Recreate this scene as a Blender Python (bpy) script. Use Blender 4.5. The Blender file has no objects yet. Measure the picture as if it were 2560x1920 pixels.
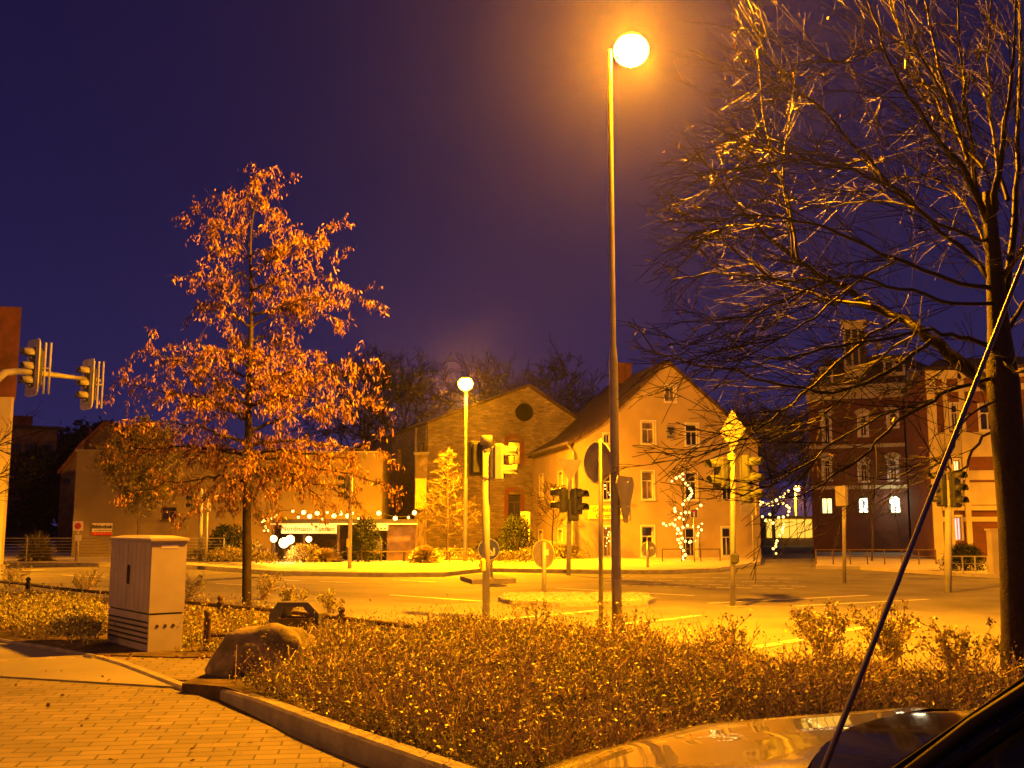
import bpy, math, random
import numpy as np
from mathutils import Vector, Matrix, noise
random.seed(7); RNG = np.random.default_rng(7)
S = bpy.context.scene; COL = S.collection
V = Vector
# ------------------------------------------------------------------ camera
F = 2600.0; HOR = 1316.0; CH = 1.55
PITCH = math.atan((HOR - 960) / F)
cam = bpy.data.cameras.new("camera"); camo = bpy.data.objects.new("camera", cam); COL.objects.link(camo)
camo.location = (0, 0, CH); camo.rotation_euler = (math.pi / 2 + PITCH, 0, 0)
cam.sensor_width = 36; cam.lens = F / 2560 * 36; cam.clip_start = 0.05; cam.clip_end = 3000
S.camera = camo
# ------------------------------------------------------------------ world: late dusk sky
w = bpy.data.worlds.new("World"); S.world = w; w.use_nodes = True
nt = w.node_tree; nt.nodes.clear()
out = nt.nodes.new("ShaderNodeOutputWorld"); bg = nt.nodes.new("ShaderNodeBackground")
tc = nt.nodes.new("ShaderNodeTexCoord"); sp = nt.nodes.new("ShaderNodeSeparateXYZ"); rp = nt.nodes.new("ShaderNodeValToRGB")
nt.links.new(tc.outputs["Generated"], sp.inputs[0]); nt.links.new(sp.outputs["Z"], rp.inputs[0])
nt.links.new(rp.outputs[0], bg.inputs[0]); nt.links.new(bg.outputs[0], out.inputs[0])
e = rp.color_ramp.elements
e[0].position = 0.0; e[0].color = (0.030, 0.023, 0.105, 1)
e[1].position = 0.62; e[1].color = (0.0065, 0.005, 0.034, 1)
x = e.new(0.14); x.color = (0.020, 0.0145, 0.072, 1)
x = e.new(0.32); x.color = (0.0115, 0.0085, 0.050, 1)
bg.inputs[1].default_value = 1.0
# ------------------------------------------------------------------ exposure and sampling
S.view_settings.view_transform = 'Standard'; S.view_settings.look = 'None'
S.view_settings.exposure = 0; S.view_settings.gamma = 1
S.render.engine = 'CYCLES'
cy = S.cycles
cy.use_denoising = True
try: cy.denoiser = 'OPENIMAGEDENOISE'
except Exception: pass
cy.max_bounces = 5; cy.diffuse_bounces = 3; cy.glossy_bounces = 3; cy.transmission_bounces = 4
cy.transparent_max_bounces = 12; cy.volume_bounces = 0
cy.sample_clamp_indirect = 4.0; cy.caustics_reflective = False; cy.caustics_refractive = False
SOD = (1.0, 0.31, 0.001)      # sodium vapour light
# ------------------------------------------------------------------ helpers
_cp, _sp = math.cos(PITCH), math.sin(PITCH)
def ray(px, py):
    rx = (px - 1280) / F; up = (960 - py) / F
    return V((rx, _cp - up * _sp, _sp + up * _cp))
def at(px, py, Y):
    d = ray(px, py); t = Y / d.y
    return V((d.x * t, Y, CH + d.z * t))
def G(px, py, z=0.0):
    d = ray(px, py); t = (z - CH) / d.z
    return V((d.x * t, d.y * t, z))
def hit(px, py, P, N):
    d = ray(px, py); o = V((0, 0, CH)); t = (P - o).dot(N) / d.dot(N)
    return o + d * t
def tag(o, label=None, cat=None, group=None, kind=None):
    if label: o["label"] = label
    if cat: o["category"] = cat
    if group: o["group"] = group
    if kind: o["kind"] = kind
    return o
def thing(name, loc, label, cat, group=None, rz=0.0):
    o = bpy.data.objects.new(name, None); COL.objects.link(o); o.location = loc; o.rotation_euler = (0, 0, rz)
    o.empty_display_size = 0.2
    o["base"] = list(V(loc)); o["rz"] = rz
    return tag(o, label, cat, group)
def root_of(o):
    while o.parent: o = o.parent
    return o
def to_local(parent):
    r = root_of(parent)
    return Matrix.LocRotScale(V(r["base"]), Matrix.Rotation(r["rz"], 3, 'Z'), None).inverted()
class MB:
    """collects shapes given in world coordinates (or local when loc=True at build)"""
    def __init__(s): s.v = []; s.f = []
    def add(s, vs, fs):
        n = len(s.v); s.v += [tuple(p) for p in vs]; s.f += [tuple(i + n for i in f) for f in fs]; return s
    def box(s, c, size, rz=0.0, M=None, bev=0.0):
        hx, hy, hz = size[0] / 2, size[1] / 2, size[2] / 2
        R = Matrix.Rotation(rz, 3, 'Z') if M is None else M
        c = V(c)
        if bev <= 0:
            pts = [R @ V((a * hx, b * hy, d * hz)) + c for a, b, d in
                   ((-1,-1,-1),(1,-1,-1),(1,1,-1),(-1,1,-1),(-1,-1,1),(1,-1,1),(1,1,1),(-1,1,1))]
            return s.add(pts, ((0,3,2,1),(4,5,6,7),(0,1,5,4),(1,2,6,5),(2,3,7,6),(3,0,4,7)))
        b = min(bev, hx * .9, hy * .9, hz * .9)
        pts = []
        for z, i in ((-hz, b), (-hz + b, 0), (hz - b, 0), (hz, b)):
            ox, oy = hx - i, hy - i; cb = b if i == 0 else b * .3
            for X, Y in ((-ox + cb, -oy), (ox - cb, -oy), (ox, -oy + cb), (ox, oy - cb), (ox - cb, oy), (-ox + cb, oy), (-ox, oy - cb), (-ox, -oy + cb)):
                pts.append(R @ V((X, Y, z)) + c)
        fs = [tuple(range(7, -1, -1)), tuple(range(24, 32))]
        for k in range(3):
            for j in range(8):
                a = k * 8 + j; d = k * 8 + (j + 1) % 8; fs.append((a, d, d + 8, a + 8))
        return s.add(pts, fs)
    def path(s, pts, rad, n=6, cap=True):
        pts = [V(p) for p in pts]
        if not hasattr(rad, '__len__'): rad = [rad] * len(pts)
        vs = []; fs = []; ref = None
        for i, p in enumerate(pts):
            d = (pts[min(i + 1, len(pts) - 1)] - pts[max(i - 1, 0)])
            d = d.normalized() if d.length > 1e-9 else V((0, 0, 1))
            if ref is None: ref = V((0, 0, 1)) if abs(d.z) < .9 else V((1, 0, 0))
            a = d.cross(ref)
            if a.length < 1e-4: a = d.cross(V((0.3, 0.8, .1)))
            a.normalize(); b = d.cross(a).normalized(); ref = -b if False else ref
            for k in range(n):
                t = 2 * math.pi * k / n
                vs.append(p + (a * math.cos(t) + b * math.sin(t)) * rad[i])
        for i in range(len(pts) - 1):
            for k in range(n):
                a = i * n + k; b = i * n + (k + 1) % n
                fs.append((a, b, b + n, a + n))
        if cap: fs += [tuple(range(n - 1, -1, -1)), tuple(range((len(pts) - 1) * n, len(pts) * n))]
        return s.add(vs, fs)
    def tube(s, a, b, r0, r1=None, n=12): return s.path([a, b], [r0, r0 if r1 is None else r1], n)
    def lathe(s, prof, c, n=20, M=None):
        c = V(c); R = M if M is not None else Matrix.Identity(3); vs = []; fs = []
        for r, z in prof:
            for k in range(n):
                t = 2 * math.pi * k / n; vs.append(R @ V((r * math.cos(t), r * math.sin(t), z)) + c)
        for i in range(len(prof) - 1):
            for k in range(n):
                a = i * n + k; b = i * n + (k + 1) % n; fs.append((a, b, b + n, a + n))
        fs += [tuple(range(n - 1, -1, -1)), tuple(range((len(prof) - 1) * n, len(prof) * n))]
        return s.add(vs, fs)
    def prism(s, poly, off):
        n = len(poly); off = V(off); vs = [V(p) for p in poly] + [V(p) + off for p in poly]
        fs = [tuple(range(n - 1, -1, -1)), tuple(range(n, 2 * n))] + [(i, (i + 1) % n, (i + 1) % n + n, i + n) for i in range(n)]
        return s.add(vs, fs)
    def ball(s, c, r, n=10, m=6, sz=1.0):
        prof = [(max(1e-4, r * math.sin(math.pi * k / m)), -r * sz * math.cos(math.pi * k / m)) for k in range(m + 1)]
        return s.lathe(prof, c, n)
    def build(s, name, mat, parent=None, smooth=False, base=None, local=False):
        me = bpy.data.meshes.new(name)
        vs = s.v; loc = V((0, 0, 0))
        if parent is not None and not local:
            T = to_local(parent); vs = [T @ V(p) for p in vs]
        elif parent is None:
            if base is None:
                a = np.array(vs); loc = V(((a[:, 0].min() + a[:, 0].max()) / 2, (a[:, 1].min() + a[:, 1].max()) / 2, a[:, 2].min()))
            else: loc = V(base)
            vs = [V(p) - loc for p in vs]
        me.from_pydata(vs, [], s.f); me.update()
        if smooth: me.polygons.foreach_set("use_smooth", [True] * len(me.polygons))
        if mat: me.materials.append(mat)
        o = bpy.data.objects.new(name, me); COL.objects.link(o); o.location = loc
        if parent is not None: o.parent = parent
        return o
def fast_mesh(name, verts, fsize, mat, parent=None, base=(0, 0, 0), smooth=False):
    """verts (N*fsize,3): independent faces"""
    me = bpy.data.meshes.new(name); n = len(verts)
    v = np.asarray(verts, dtype=np.float32) - np.array(base, dtype=np.float32)
    me.vertices.add(n); me.vertices.foreach_set("co", v.ravel())
    nf = n // fsize; me.loops.add(n); me.polygons.add(nf)
    me.loops.foreach_set("vertex_index", np.arange(n, dtype=np.int32))
    me.polygons.foreach_set("loop_start", np.arange(0, n, fsize, dtype=np.int32))
    me.update(calc_edges=True); me.validate()
    me.materials.append(mat)
    o = bpy.data.objects.new(name, me); COL.objects.link(o)
    if parent: o.parent = parent
    else: o.location = base
    return o
def copy_tree(o, parent=None):
    c = o.copy(); COL.objects.link(c); c.parent = parent
    for ch in list(o.children): copy_tree(ch, c)
    return c
# 2-D plates with holes / text (local XY plane carried by the object's matrix)
def curve_plate(name, outline, holes, thick, mat, Mx, parent=None):
    cu = bpy.data.curves.new(name, 'CURVE'); cu.dimensions = '2D'; cu.fill_mode = 'BOTH'; cu.extrude = thick / 2
    for poly in [outline] + list(holes):
        spn = cu.splines.new('POLY'); spn.points.add(len(poly) - 1)
        for i, p in enumerate(poly): spn.points[i].co = (p[0], p[1], 0, 1)
        spn.use_cyclic_u = True
    return _curve_to(name, cu, mat, Mx, parent)
def _curve_to(name, cu, mat, Mx, parent):
    t = bpy.data.objects.new("tmp", cu); COL.objects.link(t)
    me = bpy.data.meshes.new_from_object(t); bpy.data.objects.remove(t); bpy.data.curves.remove(cu)
    me.name = name; me.materials.clear(); me.materials.append(mat)
    o = bpy.data.objects.new(name, me); COL.objects.link(o)
    if parent is not None:
        o.parent = parent; o.matrix_local = to_local(parent) @ Mx
    else: o.matrix_world = Mx
    return o
def text_plate(name, txt, size, thick, mat, Mx, parent, align='CENTER', shear=0.0, off=0.0):
    cu = bpy.data.curves.new(name, 'FONT'); cu.body = txt; cu.size = size; cu.extrude = thick
    cu.align_x = align; cu.align_y = 'CENTER'; cu.shear = shear; cu.offset = off; cu.resolution_u = 2
    return _curve_to(name, cu, mat, Mx, parent)
def frame(P, U, Vv):
    """matrix with local x=U, y=Vv, z=U x V at P"""
    U = U.normalized(); Vv = Vv.normalized(); N = U.cross(Vv).normalized()
    m = Matrix.Identity(4)
    for i in range(3): m[i][0] = U[i]; m[i][1] = Vv[i]; m[i][2] = N[i]; m[i][3] = P[i]
    return m
# ------------------------------------------------------------------ materials
def M(name, col, rough=.7, metal=0.0, var=.18, scale=3.0, bump=0.0, bscale=40.0, coat=0.0, spec=None, col2=None, island=False, trans=0.0):
    m = bpy.data.materials.new(name); m.use_nodes = True; n = m.node_tree; b = n.nodes["Principled BSDF"]
    b.inputs["Roughness"].default_value = rough; b.inputs["Metallic"].default_value = metal
    if coat: b.inputs["Coat Weight"].default_value = coat
    if spec is not None: b.inputs["Specular IOR Level"].default_value = spec
    tcn = n.nodes.new("ShaderNodeTexCoord")
    c1 = [c * (1 - var) for c in col] + [1]; c2 = ([min(1, c * (1 + var)) for c in col] if col2 is None else list(col2)) + [1]
    mx = n.nodes.new("ShaderNodeMix"); mx.data_type = 'RGBA'; mx.inputs[6].default_value = c1; mx.inputs[7].default_value = c2
    if island:
        g = n.nodes.new("ShaderNodeNewGeometry"); n.links.new(g.outputs["Random Per Island"], mx.inputs[0])
    else:
        ns = n.nodes.new("ShaderNodeTexNoise"); ns.inputs["Scale"].default_value = scale; ns.inputs["Detail"].default_value = 5
        n.links.new(tcn.outputs["Object"], ns.inputs["Vector"])
        r = n.nodes.new("ShaderNodeMapRange"); r.inputs[1].default_value = .35; r.inputs[2].default_value = .65
        n.links.new(ns.outputs[0], r.inputs[0]); n.links.new(r.outputs[0], mx.inputs[0])
    n.links.new(mx.outputs[2], b.inputs["Base Color"])
    if bump:
        n2 = n.nodes.new("ShaderNodeTexNoise"); n2.inputs["Scale"].default_value = bscale; n2.inputs["Detail"].default_value = 4
        n.links.new(tcn.outputs["Object"], n2.inputs["Vector"])
        bp = n.nodes.new("ShaderNodeBump"); bp.inputs["Strength"].default_value = bump; bp.inputs["Distance"].default_value = .02
        n.links.new(n2.outputs[0], bp.inputs["Height"]); n.links.new(bp.outputs[0], b.inputs["Normal"])
    return m
def Mbrick(name, c1, c2, mortar, bw, bh, ms=.012, rough=.8, rot=0.0, bump=.5, sq=None, var=.3, nscale=.8, rubble=False):
    m = bpy.data.materials.new(name); m.use_nodes = True; n = m.node_tree; b = n.nodes["Principled BSDF"]
    b.inputs["Roughness"].default_value = rough
    tcn = n.nodes.new("ShaderNodeTexCoord"); mp = n.nodes.new("ShaderNodeMapping"); mp.inputs["Rotation"].default_value = (0, 0, rot)
    n.links.new(tcn.outputs["Object"], mp.inputs["Vector"])
    # slight wobble so courses are not ruler straight
    nz = n.nodes.new("ShaderNodeTexNoise"); nz.inputs["Scale"].default_value = 2.5 / bw * .3 if not rubble else 2.2
    n.links.new(mp.outputs[0], nz.inputs["Vector"])
    vm = n.nodes.new("ShaderNodeVectorMath"); vm.operation = 'SCALE'; vm.inputs[3].default_value = bh * .25 if not rubble else bh * 2.0
    n.links.new(nz.outputs["Color"], vm.inputs[0])
    va = n.nodes.new("ShaderNodeVectorMath"); va.operation = 'ADD'; n.links.new(mp.outputs[0], va.inputs[0]); n.links.new(vm.outputs[0], va.inputs[1])
    br = n.nodes.new("ShaderNodeTexBrick"); n.links.new(va.outputs[0], br.inputs["Vector"])
    br.inputs["Color1"].default_value = (*c1, 1); br.inputs["Color2"].default_value = (*c2, 1); br.inputs["Mortar"].default_value = (*mortar, 1)
    br.inputs["Scale"].default_value = 1; br.inputs["Mortar Size"].default_value = ms; br.inputs["Mortar Smooth"].default_value = .25
    br.inputs["Brick Width"].default_value = bw; br.inputs["Row Height"].default_value = bh; br.inputs["Bias"].default_value = 0
    n2 = n.nodes.new("ShaderNodeTexNoise"); n2.inputs["Scale"].default_value = nscale; n2.inputs["Detail"].default_value = 6
    n.links.new(tcn.outputs["Object"], n2.inputs["Vector"])
    mr = n.nodes.new("ShaderNodeMapRange"); mr.inputs[1].default_value = .3; mr.inputs[2].default_value = .7
    mr.inputs[3].default_value = 1 - var; mr.inputs[4].default_value = 1 + var * .5; n.links.new(n2.outputs[0], mr.inputs[0])
    vs = n.nodes.new("ShaderNodeVectorMath"); vs.operation = 'SCALE'; n.links.new(br.outputs["Color"], vs.inputs[0]); n.links.new(mr.outputs[0], vs.inputs[3])
    n.links.new(vs.outputs[0], b.inputs["Base Color"])
    bp = n.nodes.new("ShaderNodeBump"); bp.inputs["Strength"].default_value = bump; bp.inputs["Distance"].default_value = .012; bp.invert = True
    n.links.new(br.outputs["Fac"], bp.inputs["Height"]); n.links.new(bp.outputs[0], b.inputs["Normal"])
    return m
def Memit(name, col, strength):
    m = bpy.data.materials.new(name); m.use_nodes = True; n = m.node_tree; b = n.nodes["Principled BSDF"]
    b.inputs["Base Color"].default_value = (*[min(c, 1) for c in col], 1); b.inputs["Emission Color"].default_value = (*col, 1); b.inputs["Specular IOR Level"].default_value = 0; b.inputs["Emission Strength"].default_value = strength
    return m
def Mglass(name, tint=(.02, .02, .025), alpha=.75):
    m = bpy.data.materials.new(name); m.use_nodes = True; n = m.node_tree; b = n.nodes["Principled BSDF"]
    b.inputs["Base Color"].default_value = (*tint, 1); b.inputs["Roughness"].default_value = .05
    o = n.nodes["Material Output"]; t = n.nodes.new("ShaderNodeBsdfTransparent"); mx = n.nodes.new("ShaderNodeMixShader")
    t.inputs[0].default_value = (.7, .75, .72, 1)
    mx.inputs[0].default_value = alpha; n.links.new(t.outputs[0], mx.inputs[1]); n.links.new(b.outputs[0], mx.inputs[2]); n.links.new(mx.outputs[0], o.inputs[0])
    return m
mt = dict(
 asphalt=M("asphalt", (.145, .142, .132), .75, var=.25, scale=.6, bump=.25, bscale=120),
 pave=M("pavement_slabs", (.40, .38, .33), .8, var=.15, scale=1.2, bump=.15, bscale=80),
 cycle=M("smooth_path_asphalt", (.20, .195, .18), .75, var=.15, scale=.8, bump=.2, bscale=120),
 paint=M("road_paint", (.72, .72, .68), .55, var=.12, scale=8),
 soil=M("soil", (.07, .05, .032), .95, var=.5, scale=6, bump=.8, bscale=25),
 paver=Mbrick("paver_bricks", (.20, .18, .155), (.14, .128, .115), (.05, .045, .04), .30, .15, .008, rot=math.radians(-8), bump=.6, var=.22, nscale=1.3),
 kerb=M("kerb_concrete", (.26, .245, .22), .85, var=.2, scale=5, bump=.3, bscale=60),
 cobble=M("cobble_granite", (.38, .36, .33), .7, var=.3, scale=12, bump=.4, bscale=40),
 metal=M("galvanised_steel", (.36, .36, .35), .42, metal=.55, var=.2, scale=4),
 lampmetal=M("lamp_post_steel", (.26, .25, .25), .45, metal=.5, var=.2, scale=3),
 sigpole=M("signal_pole_paint", (.42, .43, .38), .5, var=.12, scale=4),
 sigbox=M("signal_housing", (.30, .31, .25), .5, var=.15, scale=6),
 siggreen=M("signal_housing_olive", (.10, .115, .075), .5, var=.2, scale=6), sigdark=M("signal_housing_dark", (.05, .055, .05), .5, var=.3, scale=6),
 lens=M("signal_lens_unlit", (.03, .03, .03), .2, var=.3),
 black=M("black_rubber", (.008, .008, .008), .9, var=.3, spec=.08),
 binpaint=M("dark_bin_paint", (.10, .10, .11), .5, var=.2, scale=6),
 white=M("white_paint", (.68, .67, .63), .55, var=.08),
 yellowsign=M("yellow_board", (.80, .72, .08), .6, var=.08),
 redpaint=M("red_paint", (.55, .03, .02), .5, var=.1),
 bluepaint=M("blue_sign_paint", (.05, .07, .40), .4, var=.08),
 signback=M("sign_back_grey", (.30, .29, .28), .5, metal=.3, var=.15, scale=5),
 ink=M("sign_lettering", (.015, .012, .01), .6, var=.1),
 greenink=M("green_lettering", (.03, .06, .02), .6, var=.1),
 plaster=M("ochre_plaster", (.38, .31, .195), .9, var=.14, scale=.7, bump=.2, bscale=30),
 plaster2=M("beige_render", (.20, .165, .125), .92, var=.12, scale=.8, bump=.2, bscale=30),
 stone=Mbrick("rubble_stone", (.29, .24, .195), (.12, .10, .085), (.17, .14, .115), .33, .13, .022, bump=.9, var=.45, nscale=.5, rubble=True),
 redbrick=Mbrick("red_brick", (.16, .045, .03), (.11, .032, .022), (.12, .07, .05), .25, .083, .012, bump=.4, var=.25),
 cream=M("cream_stucco", (.48, .44, .28), .85, var=.12, scale=1.5),
 rooft=Mbrick("roof_tiles", (.075, .045, .035), (.05, .032, .026), (.02, .014, .012), .22, .30, .02, bump=.9, var=.4),
 rooft_red=M("weathered_roof_tiles", (.14, .055, .03), .85, var=.3, scale=2, bump=.5, bscale=20),
 glass=M("window_glass", (.025, .025, .03), .08, var=.3, scale=.7),
 curtain=M("window_glass_with_curtain", (.22, .17, .12), .35, var=.5, scale=2.0),
 wood=M("dark_wood", (.085, .055, .035), .75, var=.35, scale=8, bump=.3, bscale=30),
 board=M("brown_board_wall", (.13, .085, .055), .8, var=.3, scale=3),
 bark=M("bark", (.022, .013, .009), .7, var=.4, scale=14, bump=.6, bscale=50),
 twig=M("twig_bark", (.0095, .005, .0035), .55, var=.35, scale=10, spec=.16),
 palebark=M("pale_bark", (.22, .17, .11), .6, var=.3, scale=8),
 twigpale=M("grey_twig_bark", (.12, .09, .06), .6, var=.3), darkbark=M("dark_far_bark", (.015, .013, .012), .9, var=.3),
 dryleaf=M("dry_oak_leaves", (.17, .07, .03), .45, var=.5, island=True, col2=(.47, .25, .09)),
 bedleaf=M("ground_cover_leaves", (.14, .15, .035), .45, var=.5, island=True, col2=(.58, .57, .18)),
 bedtwig=M("ground_cover_twigs", (.34, .23, .13), .45, var=.4, scale=8),
 grass=M("dry_grass", (.34, .28, .10), .6, var=.4, island=True),
 greenleaf=M("evergreen_leaves", (.012, .022, .008), .7, var=.4, island=True, col2=(.035, .05, .018), spec=.2),
 larch=M("larch_needles", (.08, .06, .03), .7, var=.4, island=True, col2=(.17, .13, .06), spec=.2),
 olive=M("olive_leaves", (.12, .11, .04), .55, var=.4, island=True, col2=(.30, .26, .09)),
 boulder=M("granite_boulder", (.11, .10, .06), .9, scale=4, bump=1.0, bscale=14, col2=(.26, .22, .15)),
 cabinet=M("cabinet_grey_plastic", (.40, .38, .39), .6, var=.1, scale=2.5, bump=.05, bscale=90),
 vent=M("dark_groove", (.03, .03, .03), .8, var=.2),
 carpaint=M("silver_car_paint", (.05, .045, .043), .2, metal=.3, var=.04, scale=1, coat=.8),
 blackgloss=M("black_gloss_trim", (.003, .003, .003), .08, var=.1, spec=.3), cardarktrim=M("dark_trim", (.035, .03, .025), .75, var=.1, spec=.2), carglass=Mglass("car_window_glass"),
 rubber=M("tyre_rubber", (.02, .02, .02), .8, var=.2), chrome=M("chrome", (.6, .6, .6), .15, metal=1, var=.05),
 cardark=M("dark_blue_car_paint", (.03, .035, .07), .3, var=.05, coat=.8), cargrey=M("grey_car_paint", (.18, .18, .19), .3, metal=.4, var=.05, coat=.8),
 interior=M("car_interior", (.015, .014, .013), .8, var=.3),
 lampmain=Memit("bright_sodium_globe", SOD, 12500), lampfar=Memit("far_sodium_globe", SOD, 2600),
 lampglow=Memit("sodium_lamp_glow", (1.0, .40, .06), 40), farglow=Memit("far_lamp_glow", (1.0, .45, .08), 30),
 bulb=Memit("warm_bulb", (1.0, .66, .18), 5), fairy=Memit("fairy_light", (1.0, .66, .17), 4), flood=Memit("flood_light", (1.0, .62, .20), 12),
 litwin=Memit("lit_window", (1.0, .82, .30), 2.2), litwhite=Memit("lit_office_window", (1.0, .95, .62), 4.5), litlilac=Memit("lit_doorway", (.85, .62, .75), 1.0),
 shoplit=Memit("lit_shop_front", (1.0, .55, .05), 1.3), tail=Memit("tail_light_on", (1.0, .03, .02), 25), head=Memit("head_light_on", (1, .92, .75), 22),
 taildull=M("tail_light_off", (.35, .02, .02), .25, var=.1), headdull=M("head_light_off", (.5, .5, .5), .1, var=.1),
)
def struct(o): o["kind"] = "structure"; return o
# ------------------------------------------------------------------ GROUND
b = MB(); b.add([(-500, -60, -.02), (500, -60, -.02), (500, 900, -.02), (-500, 900, -.02)], [(0, 1, 2, 3)])
struct(b.build("ground", mt['soil'], base=(0, 0, 0)))
def gpoly(name, pts, z, mat, thick=.0, px=True):
    P = [G(p[0], p[1], z) if px else V((p[0], p[1], z)) for p in pts]
    if sum(P[i].x * P[(i + 1) % len(P)].y - P[(i + 1) % len(P)].x * P[i].y for i in range(len(P))) < 0: P.reverse()
    c = V((sum(p.x for p in P) / len(P), sum(p.y for p in P) / len(P), 0))
    if thick > 0: bb = MB().prism([p - V((0, 0, thick)) for p in P], (0, 0, thick))
    else: bb = MB().add(P, [tuple(range(len(P)))])
    return struct(bb.build(name, mat, base=c))
# the road crossing: one sheet of asphalt
gpoly("road", [(-60, 15.4), (-9, 15.4), (1.2, 15.4), (14, 12.5), (60, 12.5), (80, 140), (-80, 140)], .0, mt['asphalt'], px=False)
# far pavements (raised, kerbed)
gpoly("pavement_far", [(-4200, 1400), (-300, 1404), (430, 1409), (700, 1427), (960, 1431), (1110, 1430), (1215, 1419), (1330, 1421), (1500, 1424), (1660, 1424), (1800, 1419), (1900, 1404), (1905, 1385), (1905, 1351), (-3000, 1351)], .12, mt['pave'], .14)
gpoly("pavement_right", [(2040, 1414), (2150, 1416), (2350, 1428), (2560, 1440), (3600, 1446), (3600, 1350), (2040, 1350)], .12, mt['pave'], .14)
gpoly("kerb_far", [(-300, 1404.5), (430, 1409.5), (700, 1428), (960, 1432.2), (1110, 1431.2), (1215, 1420.2), (1330, 1422.2), (1500, 1425.2), (1660, 1425.2), (1800, 1420.2), (1800, 1419), (1660, 1424), (1500, 1424), (1330, 1421), (1215, 1419), (1110, 1430), (960, 1431), (700, 1427), (430, 1409), (-300, 1404)], .128, mt['kerb'], .14)
# near footway / cycle track, then the traffic island
gpoly("pavement_near", [(-500, 1462), (300, 1470), (800, 1490), (1100, 1512), (1280, 1500), (1640, 1502), (1800, 1512), (2100, 1518), (2500, 1538), (3400, 1560), (3400, 1760), (2460, 1760), (1900, 1720), (500, 1720), (-500, 1660)], .03, mt['cycle'], .04)
isl = gpoly("traffic_island", [(1245, 1492), (1275, 1482), (1400, 1480), (1560, 1485), (1640, 1494), (1620, 1501), (1400, 1506), (1275, 1500)], .12, mt['cobble'], .11)
b = MB()
for i in range(420):
    px = random.uniform(1262, 1620); py = random.uniform(1484, 1500)
    p = G(px, py, .12); b.ball(p + V((0, 0, 0)), random.uniform(.07, .11), 6, 4, .45)
tag(b.build("cobbles", mt['cobble'], base=G(1440, 1492, .12)), "pale rounded cobbles covering the traffic island", "cobbles", kind="stuff")
# centre island of the far road with blue sign
gpoly("central_reservation", [(1150, 1440), (1190, 1434), (1250, 1437), (1290, 1446), (1180, 1449)], .12, mt['kerb'], .12)
# plaza of brick pavers bottom left
gpoly("plaza_paving", [(-900, 1668), (0, 1652), (215, 1640), (455, 1722), (640, 1800), (1000, 1955), (1500, 2200), (-1500, 2400)], .012, mt['paver'], .03)
gpoly("side_paving", [(250, 1642), (300, 1641), (520, 1640), (600, 1650), (560, 1700), (450, 1700)], .045, mt['paver'], .05)
# kerbs
def kerb_line(name, pts, width, z, h):
    """pts pixels of the front top edge on height z, width back to the far side"""
    zs = z if isinstance(z, (list, tuple)) else [z] * len(pts)
    P = [G(p[0], p[1], zz) for p, zz in zip(pts, zs)]; b = MB(); n = len(P); T = []
    for i in range(n):
        d = (P[min(i + 1, n - 1)] - P[max(i - 1, 0)]); d.z = 0; d.normalize(); T.append(V((-d.y, d.x, 0)) if V((-d.y, d.x, 0)).y > 0 else V((d.y, -d.x, 0)))
    vs = []
    for i in range(n):
        a = P[i]; q = P[i] + T[i] * width; c = T[i] * .018
        vs += [a - V((0, 0, h)), a - V((0, 0, .02)), a + c, q - c, q - V((0, 0, .02)), q - V((0, 0, h))]
    fs = []
    for i in range(n - 1):
        for k in range(5): a = i * 6 + k; fs.append((a, a + 6, a + 7, a + 1))
    fs += [(0, 1, 2, 3, 4, 5), tuple((n - 1) * 6 + k for k in (5, 4, 3, 2, 1, 0))]
    b.add(vs, fs); return struct(b.build(name, mt['kerb'], base=P[0]))
kerb_line("kerb_raised", [(452, 1718), (550, 1722), (640, 1748), (760, 1793), (900, 1843), (1050, 1895), (1250, 1963), (1600, 2080)], .15, [.055, .075, .12, .155, .16, .16, .16, .16], .17)
kerb_line("kerb_flush", [(228, 1637), (300, 1658), (380, 1688), (452, 1716)], .12, .055, .06)
kerb_line("kerb_edge_left", [(-400, 1540), (0, 1598), (120, 1617), (228, 1637)], .07, .07, .10)
kerb_line("kerb_plaza_left", [(-300, 1668), (0, 1650), (110, 1644), (215, 1638)], .08, .05, .07)
# beds of soil
gpoly("soil_bed_left", [(-500, 1545), (0, 1597), (120, 1616), (228, 1636), (420, 1642), (560, 1642), (640, 1600), (900, 1556), (560, 1520), (300, 1495), (-500, 1460)], .06, mt['soil'], .08)
gpoly("soil_bed_right", [(455, 1708), (560, 1716), (640, 1742), (760, 1788), (900, 1838), (1050, 1890), (1250, 1958), (1600, 2075), (2700, 2050), (2700, 1720), (2450, 1700), (2200, 1690), (1980, 1660), (1700, 1612), (1500, 1580), (1100, 1566), (760, 1590), (600, 1650)], .10, mt['soil'], .12)
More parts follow.
